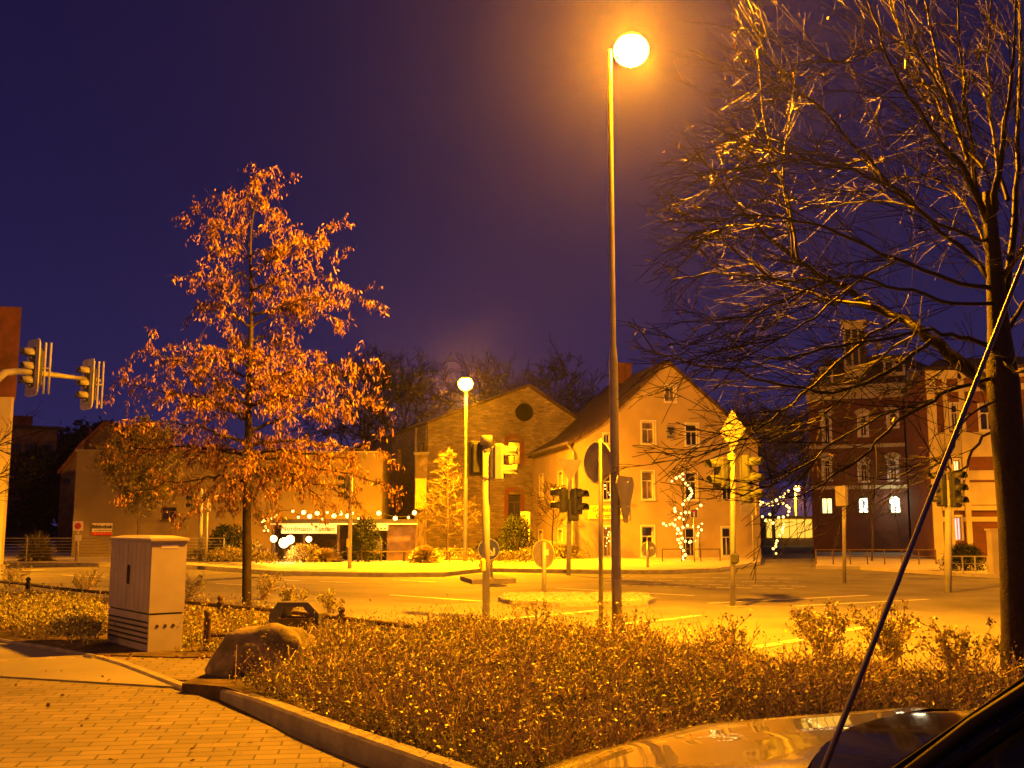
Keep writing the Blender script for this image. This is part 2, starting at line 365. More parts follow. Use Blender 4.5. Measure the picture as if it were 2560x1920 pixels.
# painted markings
def strip(pts, wd, z=.006):
    P = [G(p[0], p[1], z) for p in pts]; b = MB()
    for i in range(0, len(P) - 1, 2):
        d = (P[i + 1] - P[i]).normalized(); n = V((-d.y, d.x, 0)) * wd / 2
        b.add([P[i] - n, P[i + 1] - n, P[i + 1] + n, P[i] + n], [(0, 1, 2, 3)])
    return b
marks = MB()
def addm(pts, wd, z): 
    s_ = strip(pts, wd, z); marks.add(s_.v, s_.f)
addm([(975, 1487), (1205, 1503), (680, 1448), (750, 1452), (800, 1453), (880, 1457), (0, 1431), (110, 1424), (155, 1437), (265, 1443), (540, 1459), (640, 1463), (690, 1469), (760, 1473),
      (1390, 1470), (1500, 1476), (1603, 1482), (1735, 1489), (980, 1449), (1090, 1455), (1770, 1508), (2170, 1488), (1985, 1515), (2320, 1498)], .13, .006)
for r_, (y0, y1) in enumerate(((1441, 1447), (1449, 1456), (1456, 1466), (1462, 1473))):
    x0 = 1470 + r_ * 20
    while x0 < 1990:
        t0 = (x0 - 1470) / 560; t1 = (x0 + 36 - 1470) / 560
        addm([(x0, y0 + (y1 - y0) * t0), (x0 + 38, y0 + (y1 - y0) * t1)], .11, .006); x0 += 52
addm([(330, 1429), (560, 1426)], .1, .006)
struct(marks.build("road_markings", mt['paint'], base=(0, 25, 0)))
marks = MB()
addm([(1240, 1549.5), (1298, 1544.5), (1300, 1544), (1355, 1539), (1375, 1537), (1432, 1532), (1440, 1531), (1500, 1525),
      (1556, 1560), (1620, 1553), (1632, 1552), (1690, 1546), (1695, 1545), (1745, 1538), (1890, 1617), (1950, 1608), (1957, 1606), (2005, 1598), (2055, 1586), (2105, 1578), (2112, 1576), (2175, 1566)], .17, .038)
struct(marks.build("path_markings", mt['paint'], base=(0, 18, 0)))
exec_parts = []
# ------------------------------------------------------------------ BUILDINGS
Z = V((0, 0, 1))
class Wall:
    """vertical plane: P lower-left corner, U along it (left to right seen from outside)"""
    def __init__(s, P, U): s.P = V(P); s.U = V(U).normalized(); s.N = s.U.cross(Z).normalized()
    def uv(s, px, py): h = hit(px, py, s.P, s.N); return ((h - s.P).dot(s.U), h.z - s.P.z)
    def w(s, u, v, d=0): return s.P + s.U * u + Z * v + s.N * d
    def rect(s, x0, y0, x1, y1):
        u0, _ = s.uv(x0, (y0 + y1) / 2); u1, _ = s.uv(x1, (y0 + y1) / 2); xm = (x0 + x1) / 2
        return (u0, s.uv(xm, y1)[1], u1, s.uv(xm, y0)[1])
    def plate(s, name, outline, rects, mat, parent, thick=.3):
        holes = [[(a, b_), (a, d), (c, d), (c, b_)] for a, b_, c, d in rects]
        Mx = frame(s.P - s.N * thick / 2, s.U, Z)
        return curve_plate(name, outline, holes, thick, mat, Mx, parent)
    def box(s, mb, u0, v0, u1, v1, d0, d1):
        return mb.prism([s.w(u0, v0, d0), s.w(u1, v0, d0), s.w(u1, v1, d0), s.w(u0, v1, d0)], s.N * (d1 - d0))
def window(W, r, parent, fm, gm, sur=.08, style='cross', depth=.12, sill=True, proud=.025):
    u0, v0, u1, v1 = r; b = MB()
    if sur:
        W.box(b, u0 - sur, v1, u1 + sur, v1 + sur, -.02, proud); W.box(b, u0 - sur, v0, u0, v1, -.02, proud); W.box(b, u1, v0, u1 + sur, v1, -.02, proud)
    if sill: W.box(b, u0 - sur, v0 - .07, u1 + sur, v0, -.1, .06)
    fw = .055; d0, d1 = -depth - .04, -depth
    W.box(b, u0, v0, u0 + fw, v1, d0, d1); W.box(b, u1 - fw, v0, u1, v1, d0, d1)
    W.box(b, u0 + fw, v0, u1 - fw, v0 + fw, d0, d1); W.box(b, u0 + fw, v1 - fw, u1 - fw, v1, d0, d1)
    h = v1 - v0
    if style == 'cross':
        vt = v0 + h * .66; W.box(b, u0 + fw, vt - fw / 2, u1 - fw, vt + fw / 2, d0, d1 + .01)
        um = (u0 + u1) / 2; W.box(b, um - fw * .45, v0 + fw, um + fw * .45, vt - fw / 2, d0, d1 + .004)
    elif style == 'mid':
        um = (u0 + u1) / 2; W.box(b, um - fw * .45, v0 + fw, um + fw * .45, v1 - fw, d0, d1 + .004)
    f = b.build("window", fm, parent)
    g = MB(); W.box(g, u0, v0, u1, v1, d0 - .03, d0 - .005); g.build("pane", gm, f)
    return f
def roofslab(mb, a, b_, c, d, t=.18):
    """quad a b c d (eave left, eave right, ridge right, ridge left) thickened downwards"""
    n = (b_ - a).cross(d - a).normalized(); n = n if n.z > 0 else -n
    mb.prism([a, b_, c, d], -n * t)
# --- yellow gabled house
A = V((2.86, 48, 0)); fd = V((.978, .208, 0)).normalized(); bd = V((-fd.y, fd.x, 0))
hs = thing("house", A, "ochre plastered gabled house with yellow banner and white framed windows", "house")
WF = Wall(A, fd); W0 = 9.14; HE = 5.57; HA = 9.33; UA = 4.63; LS = 9.5
rs = {k: WF.rect(*v) for k, v in dict(top=(1663, 964, 1688, 1004), a1=(1605, 1054, 1637, 1109), a2=(1715, 1060, 1745, 1114), a0=(1509, 1085, 1526, 1108),
      b0=(1508, 1180, 1530, 1250), b1=(1605, 1178, 1635, 1248), b2=(1714, 1180, 1743, 1250), b3=(1806, 1192, 1832, 1250),
      c0=(1508, 1317, 1531, 1392), c1=(1605, 1316, 1635, 1390), c2=(1714, 1320, 1743, 1391), c3=(1806, 1319, 1830, 1390)).items()}
def uvs(pts): return [WF.uv(*p) for p in pts]
gab = [(0, 0), (W0, 0), (W0, HE)] + [(UA + .1, HA), (UA - .1, HA)] + [(2.1, 7.05), (1.2, 6.25), (0, HE)]
WF.plate("wall", gab, rs.values(), mt['plaster'], hs)
WL = Wall(A + bd * LS, -bd)                     # left side wall, seen from outside
lr = [WL.rect(*v) for v in ((1349, 1186, 1358, 1247), (1396, 1181, 1406, 1246), (1347, 1326, 1357, 1376), (1396, 1324, 1406, 1372))]
WL.plate("wall", [(0, 0), (LS - .3, 0), (LS - .3, HE - .05), (0, HE - .05)], lr, mt['plaster'], hs)
b = MB(); WF.box(b, W0 - .3, 0, W0, HE - .05, -.31, -LS); WF.box(b, 0.3, 0, W0 - .3, HE - .05, -LS + .3, -LS)
b.prism([WF.w(.3, HE - .05, -LS), WF.w(W0 - .3, HE - .05, -LS), WF.w(UA, HA - .1, -LS)], WF.N * .3); b.build("rear_walls", mt['plaster'], hs)
for k, r in rs.items(): window(WF, r, hs, mt['white'], mt['curtain'] if k in ('b1', 'c0', 'a1', 'top') else mt['glass'], style='mid' if k in ('top', 'a0') else 'cross', sur=.07 if k[0] != 'b' else .05)
for r in lr: window(WL, r, hs, mt['white'], mt['glass'], sur=.05)
b = MB(); o_ = .12
prof = [(-.35, HE - .22), (0, HE + .02), (1.2, 6.30), (2.1, 7.12), (UA, HA + .12)]
for i in range(4):
    (u0, v0), (u1, v1) = prof[i], prof[i + 1]
    roofslab(b, WF.w(u0, v0, .1), WF.w(u0, v0, -LS - .1), WF.w(u1, v1, -LS - .1), WF.w(u1, v1, .1), .14)
roofslab(b, WF.w(W0 + .3, HE - .15, .1), WF.w(W0 + .3, HE - .15, -LS - .1), WF.w(UA, HA + .12, -LS - .1), WF.w(UA, HA + .12, .1), .14)
rf = b.build("roof", mt['rooft'], hs)
b = MB(); b.box(WF.w(UA - .35, HA + .15, -5.6), (.75, .55, 1.0), math.atan2(fd.y, fd.x)); b.box(WF.w(UA - .35, HA + .7, -5.6), (.85, .65, .1), math.atan2(fd.y, fd.x)); b.build("chimney", mt['redbrick'], rf)
b = MB(); b.path([WF.w(-.32, HE - .2, .08), WF.w(-.32, HE - .22, -LS)], .07, 8); b.path([WF.w(-.3, HE - .28, .02), WF.w(-.05, HE - .6, .07), WF.w(-.02, HE - .9, .09), WF.w(-.02, .1, .09)], .05, 8); b.build("gutter_downpipe", mt['lampmetal'], hs)
# coat-of-arms style plaque
u, v = WF.uv(1676, 1080); b = MB(); WF.box(b, u - .2, v - .33, u + .2, v + .33, 0, .03); pl = b.build("wall_plaque", mt['signback'], hs)
b = MB(); b.prism([WF.w(u + a, v + c, .03) for a, c in ((-.13, .22), (.13, .22), (.13, .0), (.0, -.16), (-.13, .0))], WF.N * .03)
for a in (-.12, 0, .12): b.ball(WF.w(u + a, v - .24, .045), .045, 8, 4)
b.build("relief", mt['vent'], pl)
# banner
u0, v0, u1, v1 = WF.rect(1470, 1264, 1572, 1298)
b = MB(); WF.box(b, u0, v0, u1, v1, .02, .05); bn = b.build("banner", mt['yellowsign'], hs)
text_plate("lettering", "Grünes", .30, .004, mt['greenink'], frame(WF.w(u0 + .62, v1 - .19, .056), fd, Z), bn, shear=.2)
text_plate("lettering", "Centrum", .30, .004, mt['greenink'], frame(WF.w(u0 + .88, v1 - .47, .056), fd, Z), bn, shear=.2)
b = MB(); b.path([WF.w(u1 - .28 + .14 * math.cos(t), (v0 + v1) / 2 + .14 * math.sin(t), .056) for t in [k * .5 for k in range(12)]], .015, 4); b.build("emblem", mt['greenink'], bn)
# a lamp bracket of small lights & red wreath in the ground-floor window
# --- rubble stone mill with gable
C = V((at(1066, 1390, 56).x, 56, 0))
ml = thing("stone_mill", C, "tall rubble stone mill with shallow gable, dark arched openings and round window", "mill")
WM = Wall(C, V((1, .03, 0)))
def mu(x, y): return WM.uv(x, y)
WMW = 8.9
mr = [WM.rect(1270, 1103, 1302, 1162), WM.rect(1270, 1236, 1302, 1292)]
circ_c = mu(1311, 1030); circ = [(circ_c[0] + .5 * math.cos(t * math.pi / 8), circ_c[1] + .5 * math.sin(t * math.pi / 8)) for t in range(16)]
ev = mu(1066, 1056)[1]; ap = mu(1310, 965); ap2 = mu(1338, 966)
outl = [(0, 0), (WMW, 0), (WMW, ev - .3), ap2, ap, (0, ev)]
holes = [[(a, b_), (a, d), (c, d), (c, b_)] for a, b_, c, d in mr] + [circ]
curve_plate("wall", outl, holes, .4, mt['stone'], frame(WM.P - WM.N * .2, WM.U, Z), ml)
ld = V((-.34, .94, 0)).normalized(); ML = 24
WS = Wall(C + ld * ML, -ld)
sr = [WS.rect(*q) for q in ((996, 1120, 1007, 1172), (1050, 1108, 1060, 1164), (962, 1130, 971, 1178), (998, 1237, 1008, 1275), (962, 1240, 973, 1285), (925, 1246, 936, 1290))]
WS.plate("wall", [(0, 0), (ML - .4, 0), (ML - .4, ev), (0, ev)], sr, mt['stone'], ml, .4)
b = MB(); WM.box(b, 0, -.1, 0, 0, 0, 0) if False else None
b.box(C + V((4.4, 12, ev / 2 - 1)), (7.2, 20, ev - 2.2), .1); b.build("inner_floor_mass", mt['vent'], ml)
for r in mr: window(WM, r, ml, mt['wood'], mt['glass'], sur=0, depth=.25)
for r in sr: window(WS, r, ml, mt['wood'], mt['glass'], sur=0, style='mid', depth=.2)
for r in mr:   # dark brick surrounds
    b = MB()
    for k in range(7):
        a = math.pi * k / 6; u_ = (r[0] + r[2]) / 2 - (r[2] - r[0]) * .62 * math.cos(a); b.box(WM.w(u_, r[3] + .12 + .14 * math.sin(a), .03), (.2, .1, .24))
    for s_ in (r[0] - .1, r[2] + .1): WM.box(b, s_ - .09, r[1], s_ + .09, r[3], -.05, .03)
    b.build("brick_surround", mt['redbrick'], ml)
b = MB()
p1, p2, p3 = WM.w(-.1, ev + .02, .15), WM.w(ap[0] + .3, ap[1] + .12, .15), WM.w(WMW + .1, ev - .25, .15)
q = ld * ML
roofslab(b, p1, p1 + q, p2 + q, p2, .15); roofslab(b, p3, p3 + q, p2 + q, p2, .15)
b.build("roof", mt['rooft'], ml)
b = MB(); pr = WM.w(.05, 0, .18); b.path([WS.w(ML - 2.1, ev - .1, .1), WS.w(ML - 2.1, ev - .6, .12), WS.w(ML - 2.1, .2, .12)], .06, 8); b.build("downpipe", mt['lampmetal'], ml)
# brick pier at the corner carrying the hanging banner
pc = at(1053, 1300, 54.0); pc.z = 0
pi_ = thing("brick_pier", pc, "slim brick pier at the mill corner beside the stall", "pier")
b = MB(); b.box((pc.x, pc.y, 2.6), (.62, .5, 5.2)); b.build("shaft", mt['stone'], pi_); b = MB(); b.box((pc.x, pc.y, 5.28), (.8, .66, .14)); b.build("cap", mt['kerb'], pi_)
hb = at(1052, 1234, 53.2); fl = thing("hanging_banner", (hb.x, hb.y, hb.z - .8), "upright yellow banner hanging on the brick pier at the mill corner", "banner")
b = MB(); b.box(hb, (.56, .02, 1.52)); bo = b.build("cloth", mt['yellowsign'], fl); b = MB()
for k in range(6): b.box(hb + V((-.21 + k * .085, -.014, -.52)), (.022, .012, .2))
b.build("printed_bars", mt['ink'], bo)
b = MB(); b.tube(hb + V((-.32, 0, .79)), hb + V((.32, 0, .79)), .015); b.tube(hb + V((.3, .0, .79)), hb + V((.3, .62, .79)), .015); b.build("bracket", mt['metal'], fl)
# --- library: long low rendered block
LP = V((at(178, 1390, 50).x, 50, 0)); lb = thing("library_building", LP, "long plain beige rendered library wall behind the road with small sign", "library")
WLb = Wall(LP, V((1, .08, 0)))
lh = WLb.uv(178, 1128)[1]; lend = 14.6
lw = [WLb.rect(564, 1212, 590, 1250), WLb.rect(402, 1268, 441, 1300)]
WLb.plate("wall", [(0, 0), (lend, 0), (lend, lh), (0, lh)], lw, mt['plaster2'], lb)
for r in lw: window(WLb, r, lb, mt['wood'], mt['glass'], sur=0)
b = MB(); WLb.box(b, 0, 0, lend, lh - .02, -12, -.31); b.build("rear_mass", mt['plaster2'], lb)
b = MB(); WLb.box(b, -.06, lh, lend + .06, lh + .08, -12, .08); b.build("parapet", mt['lampmetal'], lb)
u0, v0, u1, v1 = WLb.rect(231, 1308, 281, 1338)
b = MB(); WLb.box(b, u0, v0, u1, v1, .01, .05); sg = b.build("wall_sign", mt['white'], lb)
um = (u0 + u1) / 2; text_plate("lettering", "Bibliothek", .23, .006, mt['ink'], frame(WLb.w(um, v1 - .17, .056), WLb.U, Z), sg, off=.006)
b = MB(); WLb.box(b, u0, v0, u1, v0 + .15, .05, .062)
stp = b.build("red_strip", mt['redpaint'], sg)
text_plate("lettering", "<  <  <  <  <", .13, .004, mt['white'], frame(WLb.w(um, v0 + .075, .068), WLb.U, Z), stp)
b = MB(); 
for k in range(9): WLb.box(b, u0 + .1 + k * .1, v0 + .2, u0 + .17 + k * .1, v0 + .23, .05, .056)
b.build("small_print", mt['ink'], sg)
# annex with pitched roof left of the library
ax = V((at(140, 1390, 60).x, 60, 0)); an = thing("annex_building", ax, "brown lean-to annex beside the library with a small dark window", "building")
WA = Wall(ax, V((1, .2, 0))); e0 = WA.uv(140, 1182)[1]; e1 = WA.uv(176, 1130)[1]; wa = WA.uv(200, 1300)[0]
ar = [WA.rect(156, 1194, 176, 1208)]
WA.plate("wall", [(0, 0), (wa, 0), (wa, e1 + .6), (0, e0)], ar, mt['board'], an); window(WA, ar[0], an, mt['wood'], mt['glass'], sur=0, style='none')
b = MB(); roofslab(b, WA.w(-.2, e0, .2), WA.w(-.2, e0, -6), WA.w(wa, e1 + .75, -6), WA.w(wa, e1 + .75, .2), .15); b.build("roof", mt['rooft_red'], an)
b = MB(); b.ball(WA.w(1.0, WA.uv(174, 1217)[1], .12), .07, 8, 5); b.build("wall_lamp", mt['bulb'], an)
# gable roof building behind the library
ab = V((at(175, 1390, 66).x, 66, 0)); gb = thing("gabled_barn", ab, "brown gabled barn with thin flue behind the library roof", "barn")
WB = Wall(ab, V((1, 0, 0))); pa = WB.uv(268, 1056); pl_ = WB.uv(178, 1132); pr_ = WB.uv(360, 1120)
WB.plate("wall", [(0, 0), (pr_[0], 0), (pr_[0], pr_[1]), pa, (0, pl_[1])], [], mt['board'], gb)
b = MB(); P0 = WB.w(-.3, pl_[1] - .1, .3); P1 = WB.w(pa[0], pa[1] + .15, .3); P2 = WB.w(pr_[0] + .3, pr_[1] - .1, .3); q = V((0, 10, 0))
roofslab(b, P0, P0 + q, P1 + q, P1, .15); roofslab(b, P2, P2 + q, P1 + q, P1, .15); b.build("roof", mt['rooft_red'], gb)
b = MB(); fp = at(226, 1070, 67); b.tube((fp.x, fp.y, 6.0), (fp.x, fp.y, fp.z), .07); b.build("flue", mt['rooft_red'], gb)
# dark block far left
db = V((at(-60, 1390, 85).x, 85, 0)); dk = thing("apartment_block", db, "dark flat roofed apartment block with chimneys at far left", "building")
WD = Wall(db, V((.9, .55, 0))); dw = WD.uv(136, 1200)[0]; dh = WD.uv(136, 1076)[1]
drs = []
for r_ in range(3):
    for c_ in range(4): u_ = dw * (.12 + .22 * c_); v_ = 1.2 + r_ * 2.9; drs.append((u_, v_, u_ + 1.0, v_ + 1.4))
drs = [r for r in drs if r[3] < dh - .3]
WD.plate("wall", [(0, 0), (dw, 0), (dw, dh), (0, dh)], drs, mt['board'], dk)
for r in drs: window(WD, r, dk, mt['wood'], mt['glass'], sur=0)
b = MB(); WD.box(b, -.3, dh, dw + .3, dh + .3, -9, .4); b.build("roof", mt['vent'], dk)
b = MB(); WD.box(b, .1, 0, dw - .1, dh, -8.8, -.4); b.build("rear_mass", mt['board'], dk)
for px_ in (45, 70):
    u_ = WD.uv(px_, 1050)[0]; b = MB(); WD.box(b, u_ - .5, dh + .3, u_ + .6, dh + 1.3, -3, -2); b.build("chimney", mt['redbrick'], dk)
# building corner at the left frame edge
eb = V((at(-40, 1380, 36).x, 36, 0)); en = thing("arcade_building", eb, "building corner with dark red cladding above a pale column at the left edge", "building")
cx1 = at(25, 1180, 36).x
b = MB(); b.box((cx1 - .42, 36.1, at(0, 990, 36).z / 2), (.6, .2, at(0, 990, 36).z)); b.build("column", mt['cream'], en)
b = MB(); zt = at(0, 768, 36).z; zb = at(0, 992, 36).z; b.prism([(cx1 + .04, 36, zb), (cx1 - 4, 35, zb), (cx1 - 8, 41, zb), ((cx1 + .04) * 42 / 36 - .2, 42, zb)], (0, 0, zt - zb)); b.build("upper_storey", mt['rooft_red'], en)
b = MB(); b.box((cx1 - 4.2, 39, zb / 2), (3.0, 2, zb)); b.build("ground_storey", mt['plaster2'], en)
b = MB(); b.box((cx1 - .42, 36.1, .14), (.70, .34, .28)); b.build("plinth", mt['kerb'], en)
# --- red brick corner building, right
RP = V((at(2035, 1390, 60).x, 60, 0)); rd = V((at(2276, 1390, 57.8).x - RP.x, -2.2, 0)); RW = rd.length
rb = thing("brick_building", RP, "three storey dark red brick building with mansard roof and cream chimney", "building")
WR = Wall(RP, rd); rc = WR.uv(2150, 975)[1]
rl = [(2060, 1040, 2074, 1108), (2149, 1040, 2166, 1090), (2222, 1032, 2242, 1068), (2060, 1150, 2075, 1200), (2150, 1160, 2168, 1203), (2224, 1150, 2242, 1200)]
rr = [WR.rect(*q) for q in rl]; lit = [WR.rect(*q) for q in ((2053, 1244, 2081, 1285), (2145, 1243, 2171, 1283), (2224, 1243, 2252, 1283))]
WR.plate("wall", [(0, 0), (RW, 0), (RW, rc), (0, rc)], rr + lit, mt['redbrick'], rb)
for r in rr:
    window(WR, r, rb, mt['white'], mt['glass'], sur=.13, style='cross', depth=.15)
    b = MB(); um = (r[0] + r[2]) / 2; b.prism([WR.w(um + a, r[3] + c, .03) for a, c in ((-.42, .13), (.42, .13), (.42, .28), (.14, .42), (-.14, .42), (-.42, .28))], WR.N * .04); b.build("window_hood", mt['cream'], rb)
for i, r in enumerate(lit): window(WR, r, rb, mt['wood'], mt['litwhite'] if i else mt['litwin'], sur=.06, style='mid', depth=.12)
b = MB(); WR.box(b, -.25, rc, RW + .2, rc + .28, -.3, .3); WR.box(b, -.1, rc - .5, RW + .05, rc + .01, 0, .08); b.build("cornice", mt['cream'], rb)
for y_ in (1115, 1218): b = MB(); v_ = WR.uv(2150, y_)[1]; WR.box(b, -.02, v_ - .1, RW + .02, v_ + .1, .002, .07); b.build("string_course", mt['cream'], rb)
b = MB(); v1 = WR.uv(2200, 885)[1]
roofslab(b, WR.w(-.1, rc + .28, .1), WR.w(RW + .1, rc + .28, .1), WR.w(RW - .3, v1, -1.2), WR.w(.9, v1, -1.2), .2)
roofslab(b, WR.w(-.1, rc + .28, -9), WR.w(-.1, rc + .28, .1), WR.w(.9, v1, -1.2), WR.w(.9, v1, -9), .2)
b.prism([WR.w(.85, v1 - .05, -1.2), WR.w(RW, v1 - .05, -1.2), WR.w(RW, v1 + .4, -9), WR.w(.85, v1 + .4, -9)], (0, 0, .15))
rf = b.build("mansard_roof", mt['rooft'], rb)
for (x0, y0, x1, y1) in ((2053, 925, 2078, 972), (2212, 905, 2232, 940), (2238, 902, 2258, 938)):
    r = WR.rect(x0, y0, x1, y1); b = MB(); WR.box(b, r[0] - .1, r[1], r[2] + .1, r[3] + .1, -1.0, -.05); WR.box(b, r[0] - .2, r[3] + .1, r[2] + .2, r[3] + .2, -1.1, .05); d_ = b.build("dormer", mt['cream'], rb)
    g = MB(); WR.box(g, r[0] + .04, r[1] + .2, r[2] - .04, r[3], -.05, -.02); g.build("pane", mt['glass'], d_)
b = MB(); r = WR.rect(2107, 806, 2160, 950); WR.box(b, r[0], r[1] - .5, r[2], r[3], -1.6, -.3); WR.box(b, r[0] - .12, r[3], r[2] + .12, r[3] + .16, -1.7, -.2)
ch = b.build("chimney", mt['cream'], rb); b = MB(); 
for k in range(3): WR.box(b, r[0] + .15 + k * .38, r[1] + .9, r[0] + .42 + k * .38, r[3] - .35, -.30, -.26)
b.build("recess_panels", mt['vent'], ch)
dp = WR.w(*WR.uv(2190, 860), -1.0); b = MB(); b.lathe([(.02, 0), (.16, .03), (.27, .1), (.26, .12), (.02, .04)], dp, 16, Matrix.Rotation(math.radians(70), 3, 'X')); b.tube(dp, dp + V((-.3, .3, -.7)), .025); b.build("satellite_dish", mt['signback'], rb)
b = MB(); WR.box(b, 0.05, 0, RW - .05, rc, -9, -.31); b.build("rear_mass", mt['redbrick'], rb)
# side wing of the brick building
wg = V((at(2277, 1390, 59).x, 59, 0)); wn = thing("side_wing", wg, "grey rendered narrow wing between brick and cream buildings", "building")
wwd = at(2350, 1390, 59).x - wg.x; hh = at(2300, 925, 59).z
b = MB(); b.box((wg.x + wwd / 2, 63, hh / 2), (wwd, 8, hh)); b.build("wall", mt['plaster2'], wn)
b = MB(); b.prism([(wg.x - .2, 58.8, hh), (wg.x + wwd, 58.8, hh), (wg.x + wwd, 63, hh + 1.4), (wg.x - .2, 63, hh + 1.4)], (0, 0, .14)); b.build("roof", mt['rooft'], wn)
b = MB(); b.tube((wg.x + .3, 58.92, 0), (wg.x + .3, 58.92, hh - .1), .05); b.tube((wg.x + .3, 58.92, hh - .1), (wg.x + 1.1, 58.92, hh - .1), .04); b.build("downpipe", mt['metal'], wn)
# --- cream and brick banded building, far right
QP = V((at(2342, 1390, 46).x, 46, 0)); qb = thing("banded_building", QP, "cream and red brick banded building on the right with lit doorway", "building")
WQ = Wall(QP, V((1, -.25, 0))); QW = 11; qh = WQ.uv(2400, 925)[1]
qr = [WQ.rect(*q) for q in ((2384, 1150, 2400, 1202), (2386, 1292, 2404, 1352), (2378, 1010, 2396, 1072), (2450, 1010, 2490, 1075), (2600, 1150, 2640, 1230), (2600, 1010, 2640, 1080))]
WQ.plate("wall", [(0, 0), (QW, 0), (QW, qh), (0, qh)], qr, mt['redbrick'], qb)
for i, r in enumerate(qr): window(WQ, r, qb, mt['white'], mt['litwin'] if i == 0 else mt['litlilac'] if i == 1 else mt['glass'], sur=.08, sill=i != 1, style='mid' if i < 2 else 'cross', depth=.15)
b = MB()
for (y0, y1, d) in ((925, 945, .25), (962, 978, .06), (1080, 1142, .06), (1176, 1200, .05), (1206, 1262, .07), (1264, 1276, .16), (1292, 1304, .05)):
    r = WQ.rect(2420, y0, 2470, y1); us = [(r_[0] - .09, r_[2] + .09) for r_ in qr if r_[1] < r[3] and r_[3] > r[1]]
    cuts = sorted(us); u = 0.32 if True else 0
    for a, c in cuts:
        if a > u: WQ.box(b, u, r[1], a, r[3], .002, d)
        u = max(u, c)
    if u < QW: WQ.box(b, u, r[1], QW, r[3], .002, d)
b.build("cream_bands", mt['cream'], qb)
b = MB(); WQ.box(b, -.08, 0, .31, qh, .0, .12)
u_ = WQ.uv(2372, 1200)[0]; WQ.box(b, u_ - .06, 0, u_ + .1, qh, .003, .20)
u_ = WQ.uv(2408, 1200)[0]; WQ.box(b, u_, 0, u_ + .22, qh, .003, .21)
b.build("pilasters", mt['cream'], qb)
b = MB(); WQ.box(b, -.05, 0, QW, qh - .02, -8, -.31); b.build("rear_mass", mt['redbrick'], qb)
b = MB(); v1 = WQ.uv(2400, 880)[1]; WQ.box(b, -.2, qh, QW, qh + .12, -8, .3); roofslab(b, WQ.w(-.1, qh + .12, .1), WQ.w(QW, qh + .12, .1), WQ.w(QW, v1, -2), WQ.w(.8, v1, -2), .2); b.build("roof", mt['rooft'], qb)
# --- distant lit shop between the houses
sh = V((at(1900, 1340, 85).x, 85, 0)); so = thing("shop_pavilion", sh, "low flat shop pavilion glowing yellow in the gap between the houses", "shop")
z0, z1 = at(1900, 1350, 85).z, at(1900, 1296, 85).z; x1_ = at(2036, 1340, 85).x
b = MB(); b.box(((sh.x + x1_) / 2, 88, z1 / 2), (x1_ - sh.x + .6, 5, z1)); b.box(((sh.x + x1_) / 2, 87.5, z1 + .1), (x1_ - sh.x + 1, 7, .2)); b.build("wall", mt['cream'], so)
n = 7
for k in range(n):
    xa = sh.x + (x1_ - sh.x) * k / n + .05; xb = sh.x + (x1_ - sh.x) * (k + 1) / n - .05
    b = MB(); b.box(((xa + xb) / 2, 85.46, (z0 + z1) / 2 + .05), (xb - xa, .06, z1 - z0 - .25)); b.build("shop_window", mt['shoplit'] if k not in (0,) else mt['curtain'], so)
# --- Christmas tree stall in front of the mill
sp_ = at(860, 1390, 44); sl = thing("market_stall", (sp_.x, 44, 0), "long low Christmas tree stall with cloth banner, dark boards and bulb-lit canopy", "stall")
def bx(name, x0, y0, x1, y1, Y, th, mat, par):
    a = at(x0, y1, Y); c = at(x1, y0, Y); b = MB(); b.box(((a.x + c.x) / 2, Y + th / 2, (a.z + c.z) / 2), (c.x - a.x, th, c.z - a.z)); return b.build(name, mat, par)
def bxg(name, x0, y0, x1, Y, th, mat, par):
    a = at(x0, y0, Y); c = at(x1, y0, Y); b = MB(); b.box(((a.x + c.x) / 2, Y + th / 2, a.z / 2), (c.x - a.x, th, a.z)); return b.build(name, mat, par)
bx("canopy", 680, 1298, 1042, 1308, 44, 3.0, mt['vent'], sl)
bx("fascia", 676, 1308, 1044, 1311.5, 43.9, .08, mt['white'], sl)
bxg("board_wall", 968, 1312, 1042, 44.1, .08, mt['board'], sl)
bxg("rear_wall", 680, 1312, 1042, 46.6, .08, mt['wood'], sl)
for xp in (682, 760, 845, 905, 1040):
    p = at(xp, 1390, 44.05); b = MB(); b.box((p.x, 44.05, at(xp, 1312, 44).z / 2), (.09, .09, at(xp, 1312, 44).z)); b.build("post", mt['wood'], sl)
bn = bx("cloth_banner", 703, 1311, 842, 1334, 43.8, .02, mt['white'], sl)
a = at(770, 1322, 43.78); text_plate("lettering", "Nordmann Tannen", .29, .004, mt['ink'], frame(a, V((1, 0, 0)), Z), bn)
b2 = bx("side_banner", 918, 1312, 970, 1326, 43.8, .02, mt['white'], sl)
b = MB()
for k in range(5): p = at(926 + k * 9, 1321, 43.77); b.box(p, (.09, .01, .05))
b.build("printed_marks", mt['ink'], b2)
for xp, n_ in ((690, "crate"), (930, "notice_board")):
    if n_ == "crate":
        a = at(666, 1386, 43.2); o = bxg("crate", 648, 1372, 668, 43.2, .5, mt['wood'], None); tag(o, "pale wooden crate left of the Christmas tree stall", "crate")
    else:
        o = bx("notice_board", 932, 1346, 955, 1388, 43.3, .05, mt['signback'], None); tag(o, "pale notice board leaning before the stall's dark boards", "board")
